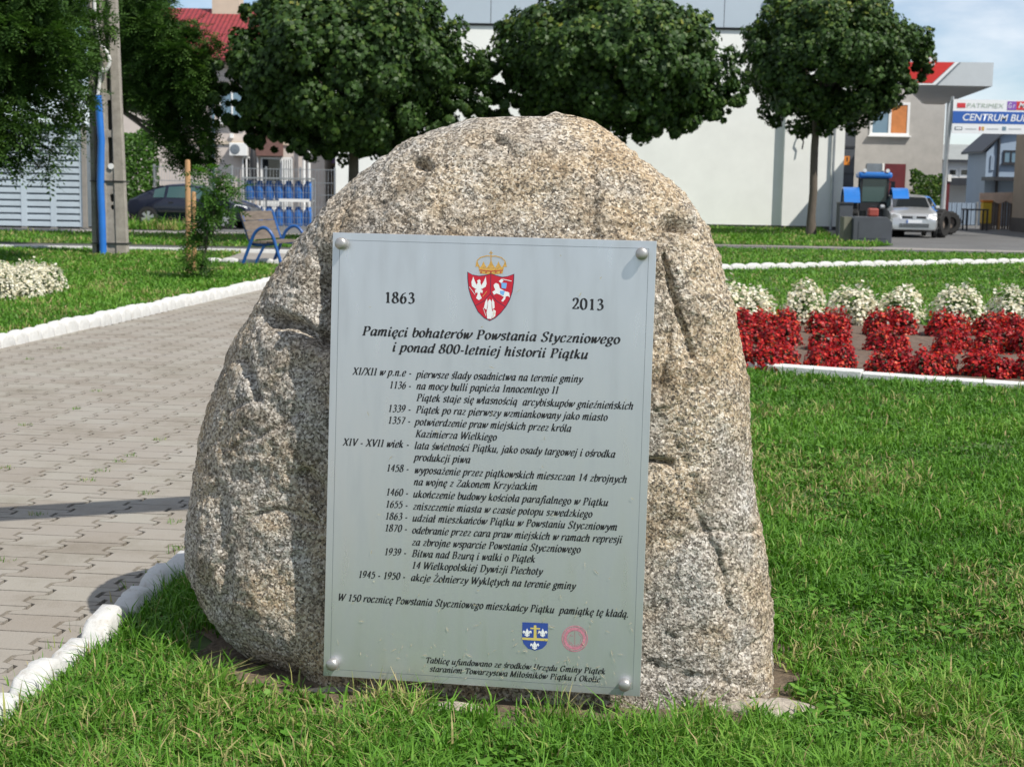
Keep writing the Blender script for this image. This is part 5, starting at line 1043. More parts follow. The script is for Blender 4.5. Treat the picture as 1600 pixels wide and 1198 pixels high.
sub('logo', 'slot_dark', t, [((X(1486), -.008, Z(1490, 203)), (X(1498), -.003, Z(1490, 198)))]); sub('logo', 'sign_white', t, [((X(1487.5), -.012, Z(1490, 202)), (X(1496.5), -.0085, Z(1490, 199)))]); sub('logo', 'sign_red', t, [((X(1524), -.008, Z(1526, 204)), (X(1526.5), -.003, Z(1526, 198)))]); sub('logo', 'enamel_gold', t, [((X(1528), -.008, Z(1530, 204)), (X(1532), -.003, Z(1530, 198)))]); sub('logo', 'glass_blue', t, [((X(1560), -.008, Z(1562, 204)), (X(1566), -.003, Z(1562, 198)))])
for a, b in ((1503, 1520), (1536, 1554), (1570, 1590), (1597, 1612)): sub('small_print', 'canopy_grey', t, [((X(a), -.007, Z(a, 202.4)), (X(b), -.003, Z(a, 200.4)))])
m = MB(); m.tube([(X(1472) - .0, .12, -.05), (X(1481) + .02, .12, z1 + .1)], .06, 8); m.build('post', 'galv', t, smooth=True); m = MB(); m.tube([(xr - .2, .12, -.05), (xr - .2, .12, z1)], .06, 8); m.build('post', 'galv', t, smooth=True)
# sheds at the back right
Y6 = 84.0
t = thing('white_shed', 'white workshop with a grey pitched roof and dark windows, far back on the right', 'building', (0, Y6, 0)); xa, xb = wx(1440, Y6), wx(1556, Y6); ze, zr = wz(1500, 250, Y6), wz(1500, 226, Y6 + 5)
sub('wall', 'shed_white', t, [((xa, 0, -.1), (xb, 10, ze))]); m = MB(); m.prism([(xa - .2, -.5, ze + .003), (xa - .2, 5, zr), (xa - .2, 10.5, ze + .003)], (xb - xa + .3, 0, 0)); m.build('roof', 'roof_grey', t); sub('fascia', 'dark_metal', t, [((xa - .2, -.52, ze - .12), (xb + .1, -.2, ze - .001))])
for a, b in ((1479, 1494), (1497, 1516), (1526, 1540)): window(t, wx(a, Y6), wx(b, Y6), wz(a, 276, Y6), wz(a, 263, Y6), -.02, mull=0, fw=.09)
sub('awning', 'dark_metal', t, [((xa, -2.2, wz(1500, 290, Y6)), (xb + 6, -.02, wz(1500, 280, Y6)))])
Y7 = 74.0
t = thing('blue_shed', 'bluish shaded building with dark blue windows behind the advertising board', 'building', (0, Y7, 0)); xa, xb, xm = wx(1538, Y7), wx(1640, Y7), wx(1556, Y7)
m = MB(); m.prism([(xa, .0, -.1), (xb, 0, -.1), (xb, 0, wz(1600, 196, Y7)), (wx(1562, Y7), 0, wz(1562, 209, Y7)), (xa, 0, wz(1538, 238, Y7))], (0, 3, 0)); m.build('wall', 'shed_blue', t)
m = MB(); m.prism([(xa - .3, -.3, wz(1538, 240, Y7)), (wx(1562, Y7), -.3, wz(1562, 208, Y7)), (xb, -.3, wz(1600, 194, Y7)), (xb, -.3, wz(1600, 191, Y7)), (wx(1562, Y7), -.3, wz(1562, 205, Y7)), (xa - .3, -.3, wz(1538, 236, Y7))], (0, 3.5, 0)); m.build('roof', 'dark_metal', t)
window(t, wx(1564, Y7), wx(1588, Y7), wz(1575, 256, Y7), wz(1575, 235, Y7), -.02, frame='dark_metal', glass='glass_blue'); window(t, wx(1545, Y7), wx(1550, Y7), wz(1546, 266, Y7), wz(1546, 243, Y7), -.02, frame='shed_blue', glass='glass_blue', mull=0, sill=False)
sub('awning', 'dark_metal', t, [((wx(1532, Y7), -2.0, wz(1560, 283, Y7)), (xb, -.02, wz(1560, 277, Y7)))]); m = MB(); m.tube([(xm, -.08, 0), (xm, -.08, wz(1556, 216, Y7))], .07, 8); m.build('downpipe', 'dark_metal', t)
Y8 = 57.0
t = thing('tan_house', 'tan walled building with a rounded roof, cut off by the right edge', 'building', (0, Y8, 0)); Y8b = 64.0; xa = wx(1583, Y8b); zw = wz(1583, 211, Y8b); t.location = (0, 0, 0)
sub('wall', 'tan_wall', t, [((xa, 46, .55), (xa + 9, Y8b, zw))]); sub('plinth', 'dark_plinth', t, [((xa - .05, 45.95, -.1), (xa + 9.05, Y8b - .02, .547))])
m = MB(); rr = 4.3; m.prism([(xa + .35, 46.5, zw + .003)] + [(xa + .35 + rr - rr * math.cos(a), 46.5, zw + .5 + 1.9 * math.sin(a)) for a in np.linspace(0, math.pi, 20)] + [(xa + .35 + 2 * rr, 46.5, zw + .003)], (0, Y8b - 46.9, 0)); m.build('roof', 'roof_grey', t)
# yard gate, wooden fence with canvas, yellow bin, brick pier and vine
t = thing('yard_gate', 'light grey sheet metal gate at the back of the yard', 'gate', (0, 68, 0)); a, b = wx(1481, 68), wx(1527, 68); zg = wz(1500, 317, 68)
m = MB(); n = 12
for i in range(n): x0, x1 = a + (b - a) * i / n, a + (b - a) * (i + 1) / n; m.box((x0 + .01, 0 if i % 2 else -.03, .12), (x1 - .01, .05, zg))
m.build('gate_panel', 'shed_blue', t); sub('gate_frame', 'galv', t, [((a - .08, -.05, -.05), (a - .01, .06, zg + .05)), ((b + .01, -.05, -.05), (b + .08, .06, zg + .05))])
t = thing('wooden_fence', 'dark wooden screen under a scalloped pale canvas valance', 'fence', (0, 66, 0)); a, b = wx(1534, 66), wx(1592, 66); zt_ = wz(1560, 304, 66)
sub('panel', 'fence_wood', t, [((a + i * (b - a) / 14 + .015, .02 * (i % 2), -.05), (a + (i + 1) * (b - a) / 14 - .015, .02 * (i % 2) + .04, zt_ - .15)) for i in range(14)])
m = MB(); pts = [(a - .1, -.12, zt_ + .05), (b, -.12, zt_ + .12)]; low = []
for i in range(19): u = i / 18; low.append((b - (b - a + .1) * u, -.12, zt_ - .26 - .13 * abs(math.sin(u * 3 * math.pi))))
m.prism(pts + low, (0, .08, 0)); m.build('canvas_valance', 'canvas', t); sub('post', 'wood_stake', t, [((wx(1562, 66), -.08, -.05), (wx(1565, 66), .0, zt_ - .1))])
t = thing('yellow_bin', 'yellow upright bin against the dark wooden screen', 'bin', (wx(1542, 65.3), 65.3, 0)); sub('body', 'yellow', t, [((-.18, -.2, .25), (.2, .2, 1.15))], .03); sub('lid', 'warn_orange', t, [((-.2, -.22, 1.152), (.22, .22, 1.25))], .02); sub('foot', 'fence_wood', t, [((-.16, -.18, -.02), (.18, .18, .248))])
t = thing('brick_pier', 'dark red brick pier with a small lamp left of the yard gate', 'pillar', (wx(1476, 66), 66, 0)); zt_ = wz(1476, 280, 66); sub('shaft', 'maroon', t, [((-.16, -.16, -.05), (.16, .16, zt_))]); sub('cap', 'fence_wood', t, [((-.2, -.2, zt_ + .003), (.2, .2, zt_ + .1))]); sub('lamp', 'white_plastic', t, [((.05, -.22, zt_ - .1), (.2, -.17, zt_ + .2))])
sub_t = thing('small_table', 'dark garden table with clutter in front of the yard gate', 'table', (wx(1528, 64), 64, 0))
sub('tabletop', 'dark_metal', sub_t, [((-.55, -.35, .82), (.4, .35, .88))])
for sx in (-.5, .34):
    for sy in (-.3, .28): sub('leg', 'dark_metal', sub_t, [((sx, sy, -.02), (sx + .06, sy + .06, .817))])
t = thing('blue_tub', 'low blue tub standing in front of the yard gate', 'tub', (wx(1491, 64.5), 64.5, -.02)); m = MB(); m.lathe([(.25, 0.0), (.33, .42), (.36, .43), (.36, .46), (.31, .46)], (0, 0, 0), 'z', 18); m.build('body', 'tractor_blue', t, smooth=True); m = MB(); m.tube([(-.36, 0, .40), (-.42, 0, .34), (-.36, 0, .28)], .02, 6); m.tube([(.36, 0, .40), (.42, 0, .34), (.34, 0, .28)], .02, 6); m.build('handle', 'dark_metal', t)
hedge('garden_shrub', 'row of small pointed conifers behind the silver car', 1424, 1474, 64.8, 2.35, 66, 1500, 'feather_leaf', .35)

# ------------------------------------------------------------------ left background: shed, fence, cage of cylinders
Y9 = 47.0
t = thing('metal_garage', 'pale blue grey metal garage with rows of pressed slots at the left edge', 'shed', (0, Y9, 0)); xb = wx(129, Y9); zt_ = wz(60, 196, Y9)
pwid = (wx(80, Y9) - wx(34, Y9)); nw = 6; xa = xb - pwid * nw
sub('body', 'slot_dark', t, [((xa, .06, .02), (xb - .02, 4.5, zt_))]); 
def slots(x0, x1, name='panel'):
    m = MB(); n = 15; dz = (zt_ - .04) / n
    for i in range(n):
        z = .04 + i * dz; m.box((x0 + .09, .0, z), (x1 - .09, .055, z + dz * .62)); m.prism([(x0 + .09, 0, z + dz * .62), (x0 + .09, .055, z + dz * .62), (x0 + .09, .055, z + dz * .72)], (x1 - x0 - .18, 0, 0))
    m.box((x0, -.012, .03), (x0 + .088, .056, zt_)); m.box((x1 - .088, -.012, .03), (x1 - .002, .056, zt_)); return m.build(name, 'shed_panel', t)
for i in range(nw): slots(xa + i * pwid, xa + (i + 1) * pwid)
sub('roof', 'shed_panel', t, [((xa - .1, -.1, zt_ + .003), (xb + .06, 4.6, zt_ + .1))]); sub('corner_post', 'pavement', t, [((xb + .003, -.06, 0), (xb + .13, .08, zt_))]); sub('foot', 'pavement', t, [((xa + i * pwid - .1, .0, -.06), (xa + i * pwid + .1, .3, .018)) for i in range(1, nw + 1)])
def mesh_fence(name, label, px0, px1, Y, ztop, group=None, step=.09, posts=2, rails=(.15, .6, 1.05, 1.5)):
    a, b = wx(px0, Y), wx(px1, Y); t = thing(name, label, 'fence', (a, Y, 0), 0, group); L_ = b - a; n = int(L_ / step); m = MB()
    for i in range(n + 1): x = L_ * i / n; m.box((x - .006, -.006, .05), (x + .006, .006, ztop))
    for z in rails + (ztop - .03,):
        if z < ztop: m.box((0, -.018, z - .012), (L_, -.0065, z + .012))
    m.build('wire_panel', 'galv', t)
    for k in range(posts): x = L_ * k / max(1, posts - 1); sub('post', 'galv', t, [((x - .035, .01, -.05), (x + .035, .08, ztop + .06))])
    return t
mesh_fence('wire_fence', 'grey welded wire fence panel behind the dark blue car', 241, 362, 53.0, wz(250, 259, 53.0))
mesh_fence('wire_fence', 'grey welded wire fence panel behind the caged blue cylinders', 362, 523, 56.5, wz(430, 263, 56.5), step=.12, posts=4)
Yc = 52.5
t = thing('cylinder_cage', 'galvanised wire cage holding two rows of blue gas cylinders', 'cage', (0, Yc, 0)); a, b = wx(380, Yc), wx(487, Yc); zt_ = wz(440, 280, Yc); zm = wz(440, 313, Yc)
m = MB(); n = 24
for i in range(n + 1): x = a + (b - a) * i / n; m.box((x - .005, -.006, 0.0), (x + .005, .006, zt_))
for k in range(8): z = .08 + (zt_ - .1) * k / 7; m.box((a, -.016, z - .006), (b, -.0065, z + .006))
m.build('wire_front', 'galv', t)
sub('frame', 'galv', t, [((a - .04, -.05, -.04), (a, .0, zt_ + .04)), ((b, -.05, -.04), (b + .04, 0, zt_ + .04)), ((a, -.05, zt_ + .002), (b, 0.7, zt_ + .05)), ((a - .04, .68, -.04), (a, .74, zt_)), ((b, .68, -.04), (b + .04, .74, zt_))])
sub('shelf', 'galv', t, [((a, .01, zm - .03), (b, .68, zm)), ((a, .01, -.02), (b, .68, .0))]); sub('label_strip', 'white_plastic', t, [((wx(436, Yc), -.03, zm - .05), (wx(484, Yc), -.024, zm + .05))])
def cylinder_proto():
    t = thing('gas_cylinder', '', 'gas cylinder'); h_ = (zt_ - zm) * .84; m = MB(); m.lathe([(.12, 0), (.145, .02), (.165, .05), (.165, h_ * .78), (.14, h_ * .92), (.05, h_ * .985), (.03, h_)], (0, 0, 0), 'z', 16); m.build('body', 'cyl_blue', t, smooth=True)
    m = MB(); m.lathe([(.03, h_), (.035, h_ + .06), (.02, h_ + .08)], (0, 0, 0), 'z', 8); m.build('valve', 'galv', t); m = MB(); m.lathe([(.1, h_ * .93), (.105, h_ + .04), (.1, h_ + .05), (.095, h_ * .95)], (0, 0, 0), 'z', 14); m.build('collar', 'cyl_blue', t); return t
cp = cylinder_proto(); first = True
for lv, (z, lab, gr) in enumerate(((zm + .003, 'blue gas cylinder on the upper shelf of the wire cage', 'cylinders on the upper shelf'), (.003, 'blue gas cylinder on the lower level of the wire cage', 'cylinders on the lower level'))):
    for i in range(7):
        c_ = cp if first else copy_tree(cp); first = False; c_.location = (a + (b - a) * (i + .55) / 7, Yc + .25, z); tag(c_, lab, 'gas cylinder', gr)

# ------------------------------------------------------------------ utility pole
Yp = G(170, 398).y
t = thing('utility_pole', 'twin concrete utility pole with oval holes, carrying a blue pipe', 'utility pole', (wx(170, Yp), Yp, 0)); x_ = lambda px: wx(px, Yp) - wx(170, Yp); zp_ = lambda py: wz(170, py, Yp)
def plate(name, mat, outer, holes, y, th):
    bm = bmesh.new(); es = []
    for lp in [outer] + holes:
        vs = [bm.verts.new((p[0], y, p[1])) for p in lp]; es += [bm.edges.new((vs[i], vs[(i + 1) % len(vs)])) for i in range(len(vs))]
    bmesh.ops.triangle_fill(bm, use_beauty=True, edges=es); r_ = bmesh.ops.extrude_face_region(bm, geom=bm.faces[:]); bmesh.ops.translate(bm, vec=(0, th, 0), verts=[v for v in r_['geom'] if isinstance(v, bmesh.types.BMVert)]); bmesh.ops.recalc_face_normals(bm, faces=bm.faces)
    me = bpy.data.meshes.new(name); bm.to_mesh(me); bm.free(); return link(name, me, mat, t)
def oval(px0, px1, py0, py1):
    a, b, c, d = x_(px0), x_(px1), zp_(py1), zp_(py0); r_ = (b - a) / 2; cx = (a + b) / 2
    return [(cx + r_ * math.cos(q), d - r_ + r_ * math.sin(q)) for q in np.linspace(0, math.pi, 8)] + [(cx + r_ * math.cos(q), c + r_ + r_ * math.sin(q)) for q in np.linspace(math.pi, 2 * math.pi, 8)]
zt_ = 10.5; zv = lambda px, z: px
plate('web', 'concrete_pole', [(x_(164), -.05), (x_(182), -.05), (x_(172), zt_), (x_(160), zt_)], [oval(169, 176, 156, 204), oval(169, 176, 214, 258), oval(171, 177, 303, 316), oval(172, 177, 320, 328), oval(168, 174, 104, 146), oval(166, 173, 50, 94), oval(165, 172, 0, 42), oval(165, 171, -60, -12)], .03, .1)
m = MB(); m.prism([(x_(180), 0, -.05), (x_(197), 0, -.05), (x_(186), 0, zp_(0)), (x_(182), 0, zt_), (x_(172), 0, zt_), (x_(174), 0, zp_(0))], (0, .2, 0)); m.build('flange', 'concrete_pole', t, bevel=.01)
m = MB(); m.prism([(x_(160), .0, -.05), (x_(166), .0, -.05), (x_(163), .0, zt_), (x_(159), .0, zt_)], (0, .2, 0)); m.build('flange', 'concrete_pole', t, bevel=.01)
m = MB(); m.prism([(x_(140), .1, -.05), (x_(147.5), .1, -.05), (x_(144.5), .1, zt_), (x_(138), .1, zt_)], (0, .24, 0)); m.build('rear_pole', 'concrete_pole', t, bevel=.01)
m = MB(); m.prism([(x_(148), .26, -.05), (x_(159.5), .26, -.05), (x_(158.5), .26, zt_), (x_(145), .26, zt_)], (0, .06, 0)); m.build('dark_gap_sheet', 'steel_band', t); m = MB(); m.prism([(x_(166.5), .14, -.05), (x_(179), .14, -.05), (x_(171), .14, zt_), (x_(163.5), .14, zt_)], (0, .05, 0)); m.build('hole_shade', 'steel_band', t)  # one dark sheet fills the gap, one paints shade behind the web holes
m = MB(); m.tube([(x_(161), -.07, -.04), (x_(160), -.07, zp_(340)), (x_(158.5), -.07, zp_(290)), (x_(161), -.06, zp_(220)), (x_(157), -.06, zp_(150))], .075, 12); m.build('blue_pipe', 'blue_pipe', t, smooth=True)
m = MB(); m.tube(arc_pts([(x_(157), -.06, zp_(150)), (x_(160), -.05, zp_(128)), (x_(163), -.08, zp_(108)), (x_(168), -.12, zp_(113)), (x_(175), -.13, zp_(106)), (x_(177.5), -.13, zp_(94)), (x_(172), -.12, zp_(80)), (x_(161), -.08, zp_(66)), (x_(157), -.05, zp_(45)), (x_(153.5), -.05, zp_(-30)), (x_(152), -.05, zt_)]), .034, 8); m.build('white_cable', 'white_paint', t, smooth=True)
sub('steel_band', 'steel_band', t, [((x_(141), -.012, zp_(283) - .02), (x_(194), .36, zp_(283) + .01))]); sub('steel_band', 'steel_band', t, [((x_(142), -.012, zp_(380) - .02), (x_(197.6), .36, zp_(380) + .01))])
m = MB(); m.lathe([(.06, -.03), (.06, 0)], (x_(174), .02, zp_(260)), 'y', 16); m.build('round_tag', 'white_plastic', t)
# ------------------------------------------------------------------ blue bench
b0, b1 = G(379, 413), G(446, 409); fx = (b1 - b0); dep = fx.length; ang = math.atan2(fx.y, fx.x) 
t = thing('park_bench', 'blue tubular park bench with grey wooden slats on the left lawn', 'bench', (b0.x, b0.y, 0), -.26); Ln = 1.45
def arc(pts): return [tuple(p) for p in crom(pts, 6)]
for k, yy in enumerate((0.0, Ln)):
    m = MB(); m.tube(arc([(0, yy, 0), (.14, yy, .34), (.26, yy, .60), (.44, yy, .70), (.60, yy, .58), (.70, yy, .30), (.80, yy, 0)]), .032, 10)
    m.build('arm_frame', 'blue_paint', t, smooth=True)
    m = MB(); m.tube(arc([(-.06, yy + .08, .96), (.06, yy + .08, .58), (.15, yy + .08, .40), (.34, yy + .08, .37), (.64, yy + .08, .40)]), .03, 10); m.build('seat_support', 'blue_paint', t, smooth=True)
    m = MB(); m.tube([(.42, yy + .06, .36), (.22, yy + .06, 0.0)], .026, 8); m.build('brace', 'blue_paint', t, smooth=True)
for k, (x, z) in enumerate(((-.02, .90), (.045, .72), (.11, .54))):
    m = MB(); m.prism([(x - .05, 0.02, z + .09), (x - .03, .02, z + .09), (x + .03, .02, z - .075), (x + .01, .02, z - .075)], (0, Ln - .04, 0)); m.build('backrest_slat', 'bench_wood', t)
for x in (.2, .36, .52): sub('seat_slat', 'bench_wood', t, [((x, .02, .405), (x + .13, Ln - .02, .44))])
# ------------------------------------------------------------------ vehicles
def car(name, label, loc, rz, L_, Wd, st, paint, glass, win, ws, rear, wheels, rad, group=None):
    """st: stations (x, zlow, zbelt, ztop, wlow, wbelt, wtop); x runs from the tail to the nose"""
    t = thing(name, label, 'car', loc, rz, group); S_ = np.array(st); xs_ = np.linspace(S_[0, 0], S_[-1, 0], 56)
    def sec(x): return [np.interp(x, S_[:, 0], S_[:, k]) for k in range(1, 7)]
    def ring(x):
        zl, zb, zt, wl, wb, wt = sec(x)
        return [(0, zl), (wl * .92, zl), (wl, zl + .10), (wb * 1.0, zl + (zb - zl) * .45), (wb * 1.005, zl + (zb - zl) * .72), (wb * .97, zb), (wt * .99, zt - .05 * (zt - zb) - .005), (wt * .86, zt), (wt * .4, zt + .018), (0, zt + .022)]
    V = []; nR = 18
    for x in xs_:
        r_ = ring(x); full = r_ + [(-a, b) for a, b in r_[-2:0:-1]]; V += [(x, a, b) for a, b in full]; nR = len(full)
    F = [(i * nR + k, i * nR + (k + 1) % nR, (i + 1) * nR + (k + 1) % nR, (i + 1) * nR + k) for i in range(len(xs_) - 1) for k in range(nR)] + [tuple(range(nR))[::-1], tuple((len(xs_) - 1) * nR + k for k in range(nR))]
    m = MB(); m.add(V, F); m.build('body', paint, t, smooth=True)
    for (a, b) in win:
        for sg in (1, -1):
            m = MB(); vs = []; n = 8
            for i in range(n + 1):
                x = a + (b - a) * i / n; r_ = ring(x); p, q = np.array(r_[5]), np.array(r_[6]); lo, hi = p + (q - p) * .1, p + (q - p) * .9; vs += [(x, sg * (lo[0] + .012), lo[1]), (x, sg * (hi[0] + .012), hi[1])]
            m.add(vs, [(2 * i, 2 * i + 2, 2 * i + 3, 2 * i + 1) for i in range(n)]); m.build('window', glass, t)
    for nm, (a, b) in (('windscreen', ws), ('rear_window', rear)):
        m = MB(); vs = []; n = 8
        for i in range(n + 1):
            x = a + (b - a) * i / n; zl, zb, zt, wl, wb, wt = sec(x)
            for s_ in (-.9, -.45, 0, .45, .9): vs.append((x + (.012 if nm == 'windscreen' else -.012), s_ * wt, zt + .03 - .012 * abs(s_)))
        m.add(vs, [(5 * i + k, 5 * i + k + 1, 5 * i + 5 + k + 1, 5 * i + 5 + k) for i in range(n) for k in range(4)]); m.build(nm, glass, t)
    for wxp in wheels:
        for sg in (1, -1):
            yb = sg * (sec(wxp)[4] - .10); m = MB(); m.lathe([(rad * 1.14, .0), (rad * 1.14, .108)] if sg > 0 else [(rad * 1.14, -.108), (rad * 1.14, 0)], (wxp, yb, rad + .01), 'y', 28); m.build('wheel_arch', 'black_plastic', t)
            w = MB(); pr = [(rad * .66, .0), (rad * .97, .0), (rad, .04), (rad, .1), (rad * .96, .125), (rad * .68, .13)]; w.lathe(pr if sg > 0 else [(a, -b) for a, b in pr][::-1], (wxp, yb, rad), 'y', 28); wo = w.build('wheel', 'black_rubber', t, smooth=True)
            m = MB(); yy = yb + sg * .128
            for k in range(6):
                q = k * math.pi / 3 + .3; c_, s_ = math.cos(q), math.sin(q); pts = [(rad * .12 * c_ - .035 * s_, rad * .12 * s_ + .035 * c_), (rad * .68 * c_ - .05 * s_, rad * .68 * s_ + .05 * c_), (rad * .68 * c_ + .05 * s_, rad * .68 * s_ - .05 * c_), (rad * .12 * c_ + .035 * s_, rad * .12 * s_ - .035 * c_)]
                m.prism([(wxp + u, yy + k * .0004 * sg, rad + v) for u, v in pts], (0, sg * .012, 0))
            m.lathe([(.06, 0), (.06, .02)] if sg > 0 else [(.06, -.02), (.06, 0)], (wxp, yy, rad), 'y', 12); m.build('rim', 'rim_silver', wo)
    return t, ring, sec
Lc = 4.15
st = [(-2.07, .42, .78, .86, .70, .74, .55), (-2.0, .28, .86, .93, .78, .80, .60), (-1.75, .24, .90, 1.02, .82, .84, .66), (-1.2, .22, .93, 1.26, .84, .85, .62), (-.75, .2, .93, 1.385, .84, .86, .60), (-.2, .2, .92, 1.42, .84, .86, .60), (.25, .2, .91, 1.37, .84, .86, .60), (.95, .2, .90, .985, .84, .85, .68), (1.5, .22, .82, .89, .83, .84, .68), (1.9, .25, .70, .77, .78, .79, .60), (2.07, .34, .58, .66, .66, .68, .50)]
gq = G(285, 352)
cw = thing  # short alias unused elsewhere
t, ring, sec = car('parked_car', 'dark navy hatchback parked behind the staked young tree', (wx(303, 49.6), 49.9, -.01), -.16, 4.2, 1.7, st, 'navy_paint', 'glass_green', [(-1.15, -.78), (-.68, -.05), (.03, .72)], (.30, .93), (-1.72, -.95), (-1.32, 1.28), .31)
for sg in (1, -1):
    m = MB(); m.prism([(1.55, sg * .80, .66), (1.98, sg * .64, .60), (1.96, sg * .64, .73), (1.6, sg * .78, .79)], (.03, sg * .03, 0)); m.build('headlight', 'lamp_glass', t, bevel=.01)
    m = MB(); m.lathe([(.02, -.1), (.08, -.06), (.08, .06), (.03, .08)], (.62, sg * .93, .98), 'y', 10); m.build('mirror', 'navy_paint', t, smooth=True)
sub('dashboard_sheet', 'white_plastic', t, [((.72, -.5, 1.09), (.9, -.1, 1.1))]); sub('side_trim', 'black_plastic', t, [((-.95, -.885, .50), (.95, -.868, .56))]); sub('door_handle', 'black_plastic', t, [((-.6, -.88, .80), (-.45, -.862, .83))]); sub('door_handle', 'black_plastic', t, [((.12, -.88, .79), (.27, -.862, .82))])
st = [(-1.9, .42, .8, .9, .70, .74, .6), (-1.82, .28, .92, 1.05, .78, .80, .64), (-1.5, .22, .95, 1.38, .82, .83, .62), (-.8, .2, .95, 1.46, .83, .84, .62), (.0, .2, .95, 1.44, .83, .84, .62), (.25, .2, .95, 1.38, .83, .84, .62), (1.0, .2, .93, 1.01, .83, .84, .70), (1.5, .22, .86, .93, .82, .83, .70), (1.78, .24, .74, .80, .79, .80, .66), (1.9, .28, .60, .66, .72, .74, .60)]
gq = G(1425, 371)
t, ring, sec = car('parked_car', 'silver hatchback facing the square beside the grey house', (gq.x + .28, gq.y + 1.9, -.01), -math.pi / 2 - .12, 3.9, 1.65, st, 'silver_paint', 'glass_dark', [(-1.35, -.75), (-.68, -.05), (.03, .78)], (.30, .97), (-1.8, -1.5), (-1.2, 1.2), .29)
for sg in (1, -1):
    m = MB(); m.prism([(1.70, sg * .78, .62), (1.88, sg * .42, .62), (1.80, sg * .46, .80), (1.62, sg * .76, .84)], (.05, sg * .02, 0)); m.build('headlight', 'lamp_glass', t, bevel=.015)
    m = MB(); m.lathe([(.02, -.11), (.09, -.06), (.09, .06), (.03, .09)], (.62, sg * .95, 1.02), 'y', 10); m.build('mirror', 'silver_paint', t, smooth=True)
sub('grille', 'black_plastic', t, [((1.84, -.40, .655), (1.905, .40, .735))]); m = MB(); m.lathe([(.07, 1.906), (.07, 1.915)], (0, 0, .695), 'x', 14); m.build('badge', 'rim_silver', t)
sub('lower_grille', 'black_plastic', t, [((1.86, -.5, .36 + k * .045), (1.915, .5, .385 + k * .045)) for k in range(3)]); lp = sub('licence_plate', 'sign_white', t, [((1.90, -.26, .50), (1.925, .26, .61))]); sub('plate_band', 'sign_blue', lp, [((1.926, -.258, .502), (1.928, -.215, .608))]); sub('bumper', 'silver_paint', t, [((1.80, -.72, .29), (1.90, .72, .345)), ((1.80, -.70, .51), (1.895, .70, .60))], .02)
# tractor
gq = G(1400, 369); Yt = 55.6
t = thing('tractor', 'bright blue tractor with a glazed cab standing behind the silver car', 'tractor', (wx(1362, Yt), Yt, 0), 1.44)
def big_wheel(x, y, r_, w_):
    m = MB(); m.lathe([(r_ * .55, -w_ / 2), (r_ * .9, -w_ / 2), (r_, -w_ * .35), (r_, w_ * .35), (r_ * .9, w_ / 2), (r_ * .55, w_ / 2)], (x, y, r_), 'y', 28)
    for k in range(22): q = k * 2 * math.pi / 22; c_, s_ = math.cos(q), math.sin(q); m.prism([(x + r_ * .97 * c_ - .04 * s_, y - w_ * .45, r_ + r_ * .97 * s_ + .04 * c_), (x + r_ * 1.04 * c_ - .03 * s_, y - w_ * .45, r_ + r_ * 1.04 * s_ + .03 * c_), (x + r_ * 1.04 * c_ + .03 * s_, y - w_ * .45, r_ + r_ * 1.04 * s_ - .03 * c_), (x + r_ * .97 * c_ + .04 * s_, y - w_ * .45, r_ + r_ * .97 * s_ - .04 * c_)], (0, w_ * .9, 0))
    o = m.build('wheel', 'black_rubber', t); m = MB(); m.lathe([(r_ * .54, -w_ * .3), (r_ * .54, w_ * .3)], (x, y, r_), 'y', 20); m.build('rim', 'rim_silver', o)
def fender(x, y, r_, w_, a0, a1):
    m = MB(); vs = []; n = 14
    for i in range(n + 1): q = a0 + (a1 - a0) * i / n; vs += [(x + rr * math.cos(q), yy, r_ * .9 + rr * math.sin(q)) for yy in (y - w_ / 2, y + w_ / 2) for rr in (r_ * 1.1, r_ * 1.16)]
    m.add(vs, [tuple(4 * i + a for a in f) for i in range(n) for f in ((0, 2, 6, 4), (1, 5, 7, 3), (0, 4, 5, 1), (2, 3, 7, 6))] + [(0, 1, 3, 2), (4 * n, 4 * n + 2, 4 * n + 3, 4 * n + 1)]); m.build('fender', 'tractor_blue', t)
for y in (-.85, .85): big_wheel(-1.05, y, .78, .5); fender(-1.05, y, .82, .56, .35, 2.7)
for y in (-.75, .75): big_wheel(1.1, y, .52, .36); fender(1.1, y, .56, .42, .4, 2.5)
sub('hood', 'tractor_blue', t, [((.1, -.34, .85), (1.5, .34, 1.4))], .08); sub('grille', 'black_plastic', t, [((1.5, -.3, .9), (1.54, .3, 1.34))]); sub('chassis', 'dark_metal', t, [((-1.3, -.3, .55), (1.45, .3, .846))])
zc0, zc1 = 1.15, wz(1370, 279, Yt); sub('cab_glass', 'glass_green', t, [((-.95, -.46, zc0), (-.05, .46, zc1))], .03); sub('cab_frame', 'black_plastic', t, [((x, y, zc0 - .02), (x + .07, y + .07, zc1)) for x in (-1.0, -.07) for y in (-.5, .43)] + [((-1.0, -.5, zc0 - .3), (0, .5, zc0 - .003))]); sub('cab_roof', 'tractor_blue', t, [((-1.12, -.60, zc1 + .003), (.1, .60, zc1 + .22))], .08)
for y in (-.42, .38): m = MB(); m.lathe([(.07, -.05), (.07, .05)], (-1.08, y, zc1 + .27), 'x', 10); m.build('work_lamp', 'lamp_glass', t)
m = MB(); m.lathe([(.04, 1.4), (.04, 2.3)], (.55, -.42, 0), 'z', 8); m.build('exhaust', 'dark_metal', t); m = MB(); m.tube([(-.1, -.48, zc1 - .1), (.0, -.72, zc1 - .12)], .02, 6); m.box((-.03, -.82, zc1 - .42), (.02, -.68, zc1 - .1)); m.build('mirror', 'black_plastic', t)
